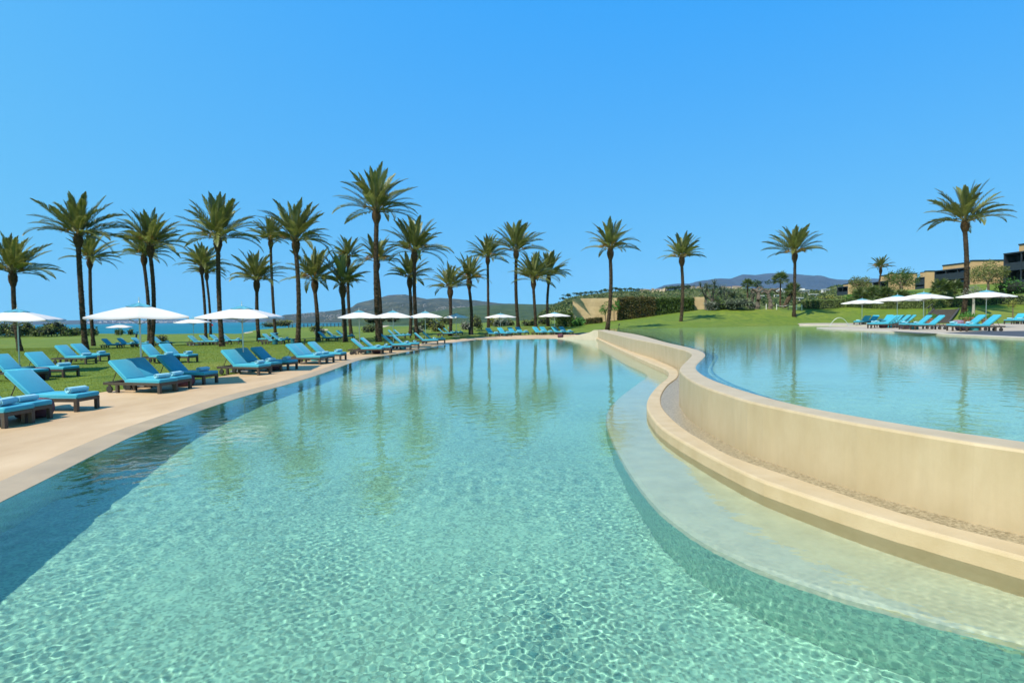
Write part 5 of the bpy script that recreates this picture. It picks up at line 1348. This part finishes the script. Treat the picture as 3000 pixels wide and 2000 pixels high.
mb = MB(); a_ = -wn*1.28*1
for k in range(3): mb.tube([dv*(.45+.25*k) - wn*1.3, dv*(.45+.25*k) - wn*1.3 + Vector((0, 0, .8))], .035, 6)
mb.tube([dv*.45 - wn*1.3 + Vector((0, 0, .8)), dv*.95 - wn*1.3 + Vector((0, 0, .8))], .035, 6); mb.build('handrail', slm, root)
terra = mat('terracotta', (.38, .17, .10), .8, col2=(.46, .23, .14), scale=5)
def planter(p, label, seed, s=1.0):
    root = empty('terracotta_planter', p); tag(root, label, 'planter', 'terracotta planters'); mb = MB(); mb.lathe([(.36*s, 0), (.40*s, .04), (.50*s, .5*s), (.56*s, .5*s), (.57*s, .6*s), (.5*s, .6*s), (.48*s, .52*s), (.1, .5*s)], 24); mb.build('pot', terra, root)
    g = np.random.default_rng(seed); pts = []; nr = []
    for k in range(420):
        v = g.normal(size=3); v /= np.linalg.norm(v); v[2] = abs(v[2]); pts.append(np.array([v[0]*.62*s, v[1]*.62*s, .55*s + v[2]*.42*s])*g.uniform(.75, 1)); nr.append(v)
    V, Q = leafcloud(pts, nr, .16*s, seed); obj('plant', npmesh('plant', V, Q, leaf_bright, False), root)
planter(upp(2836, 951), 'large terracotta planter with bright green plant before the big date palm', 1, 1.15)
planter(upp(2728, 950.5), 'terracotta planter with green plant left of the steps', 2, 1.0)
planter(upp(2893, 952), 'terracotta planter behind the rightmost parasol pole', 3, .9)
root = empty('pool_handrail', upp(2455, 953)); tag(root, 'thin arched metal handrail at the pool inlet', 'handrail'); mb = MB()
a_, b_ = upp(2431, 953.5), upp(2487, 952.8); b_ = Vector((b_.x, b_.y, b_.z)); c0 = root.location
pts = []
for k in range(17):
    t = k/16; q_ = a_.lerp(b_, t); q_.z = 1.0 - .1 + .85*math.sin(math.pi*t)**.75; pts.append(q_ - c0)
mb.tube(pts, .025, 8); mb.build('rail', alu_m, root); 
for q_ in (pts[0], pts[-1]):
    mb = MB(); mb.lathe([(.06, 0), (.06, .02), (.03, .03)], 12, Matrix.Translation(q_ + Vector((0, 0, 0)))); mb.build('foot_plate', alu_m, root)
lamp_m = mat('lamp_black', (.02, .02, .02), .5)
for px, py, lab in ((1127,1004,'small black garden lamp right of the tallest palm trunk'),(892,1009,'small black garden lamp beside the thick straight palm'),(1794,959.5,'small dark garden lamp right of the lone slim palm'),(2333,930,'small dark garden lamp at the foot of the bank palm')):
    p = hit(px, py) if px != 1794 else Vector((at_z(px, py, .86).x, 64.0, .84)); root = empty('garden_lamp', p); tag(root, lab, 'garden lamp', 'small garden lamps')
    mb = MB(); mb.lathe([(.05, -.05), (.05, .02), (.022, .04), (.022, .32)], 10); mb.build('post', lamp_m, root)
    mb = MB(); mb.lathe([(.03, 0), (.065, .03), (.075, .16), (.06, .17)], 12, Matrix.Translation((0, 0, .33)) @ Matrix.Rotation(.5, 4, 'Y')); mb.build('lamp_head', lamp_m, root)
# ------------------------------------------------------------------ terraced houses on the right
ochre = mat('ochre_render', (.60, .37, .17), .85, col2=(.68, .44, .22), scale=1.2, bump=.004, bscale=12)
slate = mat('dark_cladding', (.020, .024, .030), .55, col2=(.034, .040, .048), scale=2)
glassd = mat('dark_glass', (.010, .012, .015), .12, spec=.6)
metal_d = mat('dark_frame', (.030, .036, .045), .4)
def house(px_far, px_near, ytop, ybot, Yn, label, storeys, bays, px_right=None, yt_right=None, back_top=None):
    """dark loggia facing the pool (towards -x) with an ochre wall facing us beside it and an ochre block behind"""
    Xf = wx(px_near, Yn); Yf = Xf*F/(px_far-1500.0); z0 = at_y(px_near, ybot, Yn).z; z1 = at_y(px_near, ytop, Yn).z
    root = empty('terraced_house', (Xf, Yf, z0)); root.rotation_euler = (0, 0, -math.pi/2); tag(root, label, 'house', 'terraced houses')
    L = Yf-Yn; Hh = z1-z0; t = .18; dpt = 2.2
    def part(nm, m, x0, x1, y0, y1, za, zb): mb = MB(); mb.box(x0, x1, y0, y1, za, zb); return mb.build(nm, m, root)
    part('plinth', slate, 0, L, .01, dpt, -2.5, .05)
    part('loggia_roof', metal_d, -.04, L+.04, -.05, dpt, Hh-t, Hh)
    part('side_fin', metal_d, 0, t, -.02, dpt, .052, Hh-t-.003); part('side_fin', metal_d, L-t, L, -.02, dpt, .052, Hh-t-.003)
    for k in range(1, bays): x = L*k/bays; part('mullion', metal_d, x-.07, x+.07, 0, .16, .053, Hh-t-.003)
    sh = Hh/storeys
    for s_ in range(storeys):
        if s_ > 0: part('floor_slab', metal_d, t+.003, L-t-.003, .02, dpt-.01, sh*s_-.1, sh*s_+.1)
        pz = sh*s_+.102 if s_ > 0 else .054
        part('balustrade', slate, t+.003, L-t-.003, .03, .08, pz, pz+.95)
        for k in range(bays):
            x0 = max(t, L*k/bays+.08); x1 = min(L-t, L*(k+1)/bays-.08); w_ = part('window_frame', metal_d, x0+.02, x1-.02, dpt-.3, dpt-.2, pz, sh*(s_+1)-.2)
            mb = MB(); mb.box(x0+.1, x1-.1, dpt-.33, dpt-.305, pz+.08, sh*(s_+1)-.3); mb.build('pane', glassd, w_)
            part('shutter', slate, x0+.02, x0+(x1-x0)*.3, dpt-.5, dpt-.45, pz, sh*(s_+1)-.22)
    def rendered(nm, X0, X1, Y0, Y1, zt):
        # world-aligned ochre volume with a thin dark roof trim
        loc = lambda X, Y: Vector((-(Y-Yf), X-Xf, 0))
        P = [loc(X0, Y0), loc(X1, Y0), loc(X1, Y1), loc(X0, Y1)]; mb = MB(); h = zt-z0
        for i in range(4):
            a_, b_ = P[i], P[(i+1) % 4]; mb.quad((a_.x, a_.y, -3), (b_.x, b_.y, -3), (b_.x, b_.y, h), (a_.x, a_.y, h))
        mb.add([(p.x, p.y, h) for p in P], [(0, 1, 2, 3)]); mb.build(nm, ochre, root)
        e = .08; A = [loc(X0-e, Y0-e), loc(X1+e, Y0-e), loc(X1+e, Y1+e), loc(X0-e, Y1+e)]; mb = MB()
        mb.add([(p.x, p.y, h+.004) for p in A] + [(p.x, p.y, h+.2) for p in A], [(0,1,5,4),(1,2,6,5),(2,3,7,6),(3,0,4,7),(4,5,6,7)]); mb.build('roof_trim', metal_d, root)
    if px_right:
        Xr = wx(px_right, Yn-.4); zt = at_y(px_near, yt_right, Yn-.4).z
        rendered('rendered_wall', Xf+.02, Xr, Yn-.5, Yn-.02, zt)
        rendered('rear_block', Xf+dpt+.02, Xr-.03, Yn+.05, Yf+1, zt-.02)
    elif back_top: rendered('rear_block', Xf+dpt+.1, Xf+14, Yn-6, Yf, at_y(2993, back_top, 90).z)
house(2937, 3100, 721, 832, 81.5, 'nearest terraced house at the right edge with two dark storeys', 2, 3, None, None, 717)
house(2736, 2839, 781.5, 842, 103.2, 'terraced house behind the big date palm with dark loggia and ochre wall', 2, 3, 2936, 765)
house(2680, 2707, 811, 852, 126, 'terraced house left of the big date palm with a narrow ochre end wall', 2, 1, 2735, 795.5)
house(2556, 2601, 822, 856, 140, 'terraced house behind the rounded dark tree with dark glazed front', 1, 2, 2684, 803)
house(2452, 2483, 838, 864, 158, 'lowest terraced house, a dark glazed box left of a rounded tree', 1, 2, 2554, 830)
# ------------------------------------------------------------------ far villas and hillside houses
vw = mat('villa_white', (.74, .72, .68), .8); vd = mat('villa_glass', (.03, .035, .04), .3); vc = mat('house_cream', (.60, .48, .33), .85, objvar=.12)
def on_scrub(px, py): # depth on the scrub hill for a pixel column/row
    i = int(np.clip((px-SIL_S[0][0])/(SIL_S[-1][0]-SIL_S[0][0])*(VS.shape[0]-1), 0, VS.shape[0]-1)); col = VS[i]
    best = None
    for j in range(60):
        v = Vector(col[j]); d_ = v - Vector((0, 0, H)); yy = 1000 - F*(d_.dot(cu)/d_.dot(fw))
        if yy <= py: best = v; break
    return best if best is not None else Vector(col[59])
VIL = [(2236,860,20,'flat roofed white villa left of the straight fan palm'),(2291,859,26,'long white villa with a row of windows behind the fan palm'),(2360,859,30,'white villa with two blocks right of the bank palm'),(2425,857,24,'white villa below the small round hill'),(2388,870,24,'white villa partly hidden by the olive shrub'),(2235,875,14,'small white villa between the gnarled trunks'),(2345,882,22,'lowest white villa right of the bank palm'),(2280,873,12,'tiny white villa below the long one')]
for k, (px, py, wpx, lab) in enumerate(VIL):
    p = on_scrub(px, py); s_ = p.y/F; Wd = wpx*s_; Hh = 6.5*s_*1.2; root = empty('white_villa', p); tag(root, lab, 'villa', 'far white villas')
    mb = MB(); mb.box(-Wd/2, Wd/2, 0, Wd*.5, -2*s_, Hh); mb.build('walls', vw, root); mb = MB(); mb.box(-Wd*.52, Wd*.52, -.3, Wd*.52, Hh+.01, Hh+.25); mb.build('flat_roof', vw, root)
    nw = max(2, int(wpx/5))
    for j in range(nw):
        x0 = -Wd/2 + Wd*(j+.22)/nw; x1 = -Wd/2 + Wd*(j+.78)/nw; mb = MB(); mb.box(x0, x1, -.08, .02, Hh*.2, Hh*.72); mb.build('window', vd, root)
    if k in (2, 1): mb = MB(); mb.box(-Wd*.3, Wd*.1, Wd*.1, Wd*.4, Hh+.26, Hh*1.7); mb.build('upper_block', vw, root)
g = random.Random(3)
HS = [(1882,852.5),(1893,851.5),(1903,851),(1914,850.5),(1925,851.5),(1936,852),(2013,845),(2024,843.5),(2036,842.5),(2048,844),(2060,845),(2119,841.5),(2130,841),(2141,842),(2152,843),(2163,844),(2172,845)]
ow = ['first','second','third','fourth','fifth','sixth']
for k, (px, py) in enumerate(HS):
    p = on_scrub(px, py+2.0); s_ = p.y/F; root = empty('hill_house', p); grp = 0 if k < 6 else (1 if k < 11 else 2); kk = k - (0, 6, 11)[grp]
    tag(root, '%s cream house from the left in the %s cluster on the hill crest' % (ow[kk], ('left', 'middle', 'right')[grp]), 'house', 'cream houses on the hill crest')
    w_, h_, d_ = g.uniform(7, 11)*s_*1.0, g.uniform(4.5, 7.5)*s_, 6*s_
    mb = MB(); mb.box(-w_/2, w_/2, 0, d_, -3*s_, h_); mb.build('walls', vc, root)
    mb = MB(); mb.add([(-w_*.54, -.2, h_+.01), (w_*.54, -.2, h_+.01), (w_*.54, d_*1.04, h_+.01), (-w_*.54, d_*1.04, h_+.01), (-w_*.54, d_/2, h_+1.4*s_), (w_*.54, d_/2, h_+1.4*s_)], [(0,1,5,4),(2,3,4,5),(0,4,3),(1,2,5),(0,3,2,1)]); mb.build('roof', mat('roof_tile', (.36, .22, .13), .9, objvar=.1), root)
    for j in range(2): mb = MB(); x = -w_*.25 + w_*.5*j; mb.box(x-.6*s_, x+.6*s_, -.06, .02, h_*.35, h_*.7); mb.build('window', vd, root)
# pines on the crest of the scrub hill
PT = []
def pine_mesh(seed):
    g = np.random.default_rng(seed); pts = []; nr = []
    cl = [(g.normal(size=3)*np.array([1.5, 1.5, .45]) + np.array([0, 0, 3.6]), g.uniform(.9, 1.5)) for _ in range(9)]
    for k in range(420):
        c, r_ = cl[g.integers(9)]; v = g.normal(size=3); v /= np.linalg.norm(v); pts.append(c + v*r_*np.array([1, 1, .7])*g.uniform(.6, 1.05)); nr.append(v)
    V, Q = leafcloud(pts, nr, .7, seed, .7); return npmesh('crown', V, Q, leaf_pine, False)
PM = [pine_mesh(k) for k in range(4)]; mb = MB(); mb.tube([(0, 0, -1), (.1, 0, 1.5), (0, 0, 3.2)], [.28, .2, .14], 6); tr_me = mb.mesh('trunk', twig_m)
PXS = [1652,1666,1690,1704,1718,1733,1748,1764,1778,1793,1806,1822,1834,1847,1858,1871,1958,1966,1975,1984,1993,2002,2012,2022,2068,2082,2098,2222,2228]
for k, px in enumerate(PXS):
    i = int(np.clip((px-SIL_S[0][0])/(SIL_S[-1][0]-SIL_S[0][0])*(VS.shape[0]-1), 0, VS.shape[0]-1)); v = Vector(VS[i][58 if px < 1900 else 55]); root = empty('pine_tree', v - Vector((0, 0, .5)))
    s_ = rng.uniform(.75, 1.15)*(1.0 if px != 2222 else 1.9); root.scale = (s_*.95, s_*.95, s_*.8)
    nth = ['first','second','third','fourth','fifth','sixth','seventh','eighth','ninth','tenth','eleventh','twelfth','thirteenth','fourteenth','fifteenth','sixteenth']
    if px < 1900: lab = nth[k] + ' dark pine from the left along the scrub hill crest'
    elif px < 2040: lab = nth[k-16] + ' pine from the left in the clump behind the wall palm'
    else: lab = ('left pine of three right of the pine clump', 'middle pine of three right of the pine clump', 'right pine of three right of the pine clump', 'tall lone pine on the hill below the mountain', 'second lone pine beside the tall one below the mountain')[k-24]
    tag(root, lab, 'tree', 'pines on the scrub hill')
    obj('crown', PM[k % 4], root); obj('trunk', tr_me, root)
# scrub on the hillsides: nobody could count it
def scrub(name, V, n, size, m, label, seed, tmin=.02, tmax=1.0, xmin=0, xmax=1, clump=1.2):
    g = np.random.default_rng(seed); pts = []; nr = []; nx, ny = V.shape[0], V.shape[1]-2
    for k in range(n):
        i = g.uniform(xmin, xmax)*(nx-2); j = (tmin + (tmax-tmin)*g.random()**1.3)*(ny-2); a, b = int(i), int(j); q_ = V[a, b]*(1-(i-a)) + V[a+1, b]*(i-a); q_ = q_*(1-(j-b)) + (V[a, b+1]*(1-(i-a)) + V[a+1, b+1]*(i-a))*(j-b)
        s_ = size*g.uniform(.5, 1.4)
        for r_ in range(5):
            v = g.normal(size=3); v /= np.linalg.norm(v); v[2] = abs(v[2]); pts.append(q_ + v*s_*.6); nr.append(v)
    Vv, Q = leafcloud(pts, nr, size*.8, seed, .8); o_ = obj(name, npmesh(name, Vv, Q, m, False)); tag(o_, label, kind='stuff')
scrub('hillside_scrub', VS, 4600, 1.15, leaf_pine, 'dark scrub covering the hillside', 5)
scrub('hillside_bushes', VS, 4600, 1.0, leaf_olive, 'olive bushes scattered over the hillside', 6)
# far town on the hazy hill: reads as one mass
def town(name, boxes, m, label):
    mb = MB()
    for (p, w_, h_, d_) in boxes: mb.box(p.x-w_/2, p.x+w_/2, p.y, p.y+d_, p.z-h_, p.z+h_)
    o_ = mb.build(name, m); tag(o_, label, kind='stuff')
bx = []; g = np.random.default_rng(8); nx, ny = VT.shape[0], VT.shape[1]-2
def onT(px, t):
    i = (px-SIL_T[0][0])/(SIL_T[-1][0]-SIL_T[0][0])*(nx-1); a = int(np.clip(i, 0, nx-2)); b = int(np.clip(t*(ny-1), 0, ny-1)); return Vector(VT[a, b])
for k in range(800):
    r_ = g.random()
    if r_ < .55: px = g.uniform(855, 1230); t = np.clip(g.normal(.44, .10), .1, .8) if px > 950 else np.clip(g.normal(.72, .14), .3, .97)
    elif r_ < .72: px = g.normal(1150, 14); t = g.uniform(.93, 1.0)
    else: px = g.uniform(1230, 1560); t = g.uniform(.08, .5)
    bx.append((onT(px, t), g.uniform(4, 10), g.uniform(2.5, 5), 8))
town('hill_town', bx, mat('town_white', (.32, .28, .245), .9, var=.5, scale=.03), 'pale houses of a far town scattered over the hazy hill')
bx = []
for k in range(420):
    px = np.clip(g.normal(560, 130), 180, 880); Y = g.uniform(7100, 7900); p = at_y(px, 946.5 - 6.5*(Y-7000)/1500 - g.uniform(0, 1.5), Y); bx.append((p, g.uniform(14, 30), g.uniform(5, 14), 15))
town('far_town', bx, mat('far_town_white', (.52, .47, .45), .9), 'hazy buildings of a far town along the opposite shore')
# ------------------------------------------------------------------ grass blades on the nearer lawn
def blades(n, seed):
    g = np.random.default_rng(seed)
    Y = 10 + (g.random(n)**1.35)*60; px = g.uniform(-60, 1420, n); X = (px-1500)/F*Y
    ok = ~in_paved(X, Y); X, Y = X[ok], Y[ok]; n = len(X); Z = Gv(X, Y) - .02
    h = g.uniform(.010, .026, n)*(1+.01*Y); a = g.uniform(0, 6.283, n); w = .005 + .0004*Y
    lx, ly = g.normal(size=n)*.02, g.normal(size=n)*.02
    A = np.stack([X - np.cos(a)*w, Y - np.sin(a)*w, Z], -1); B = np.stack([X + np.cos(a)*w, Y + np.sin(a)*w, Z], -1); C = np.stack([X+lx, Y+ly, Z+h], -1)
    return np.stack([A, B, C], 1).reshape(-1, 3), np.arange(3*n).reshape(n, 3)
gm = mat('grass_blade', (.13, .20, .010), .7, col2=(.29, .32, .03), scale=1.4, detail=8, trans=.35, spec=.2)
V, Q = blades(170000, 4); o = obj('grass_blades', npmesh('grass_blades', V, Q, gm, False)); tag(o, 'short green grass blades of the lawn', kind='stuff')
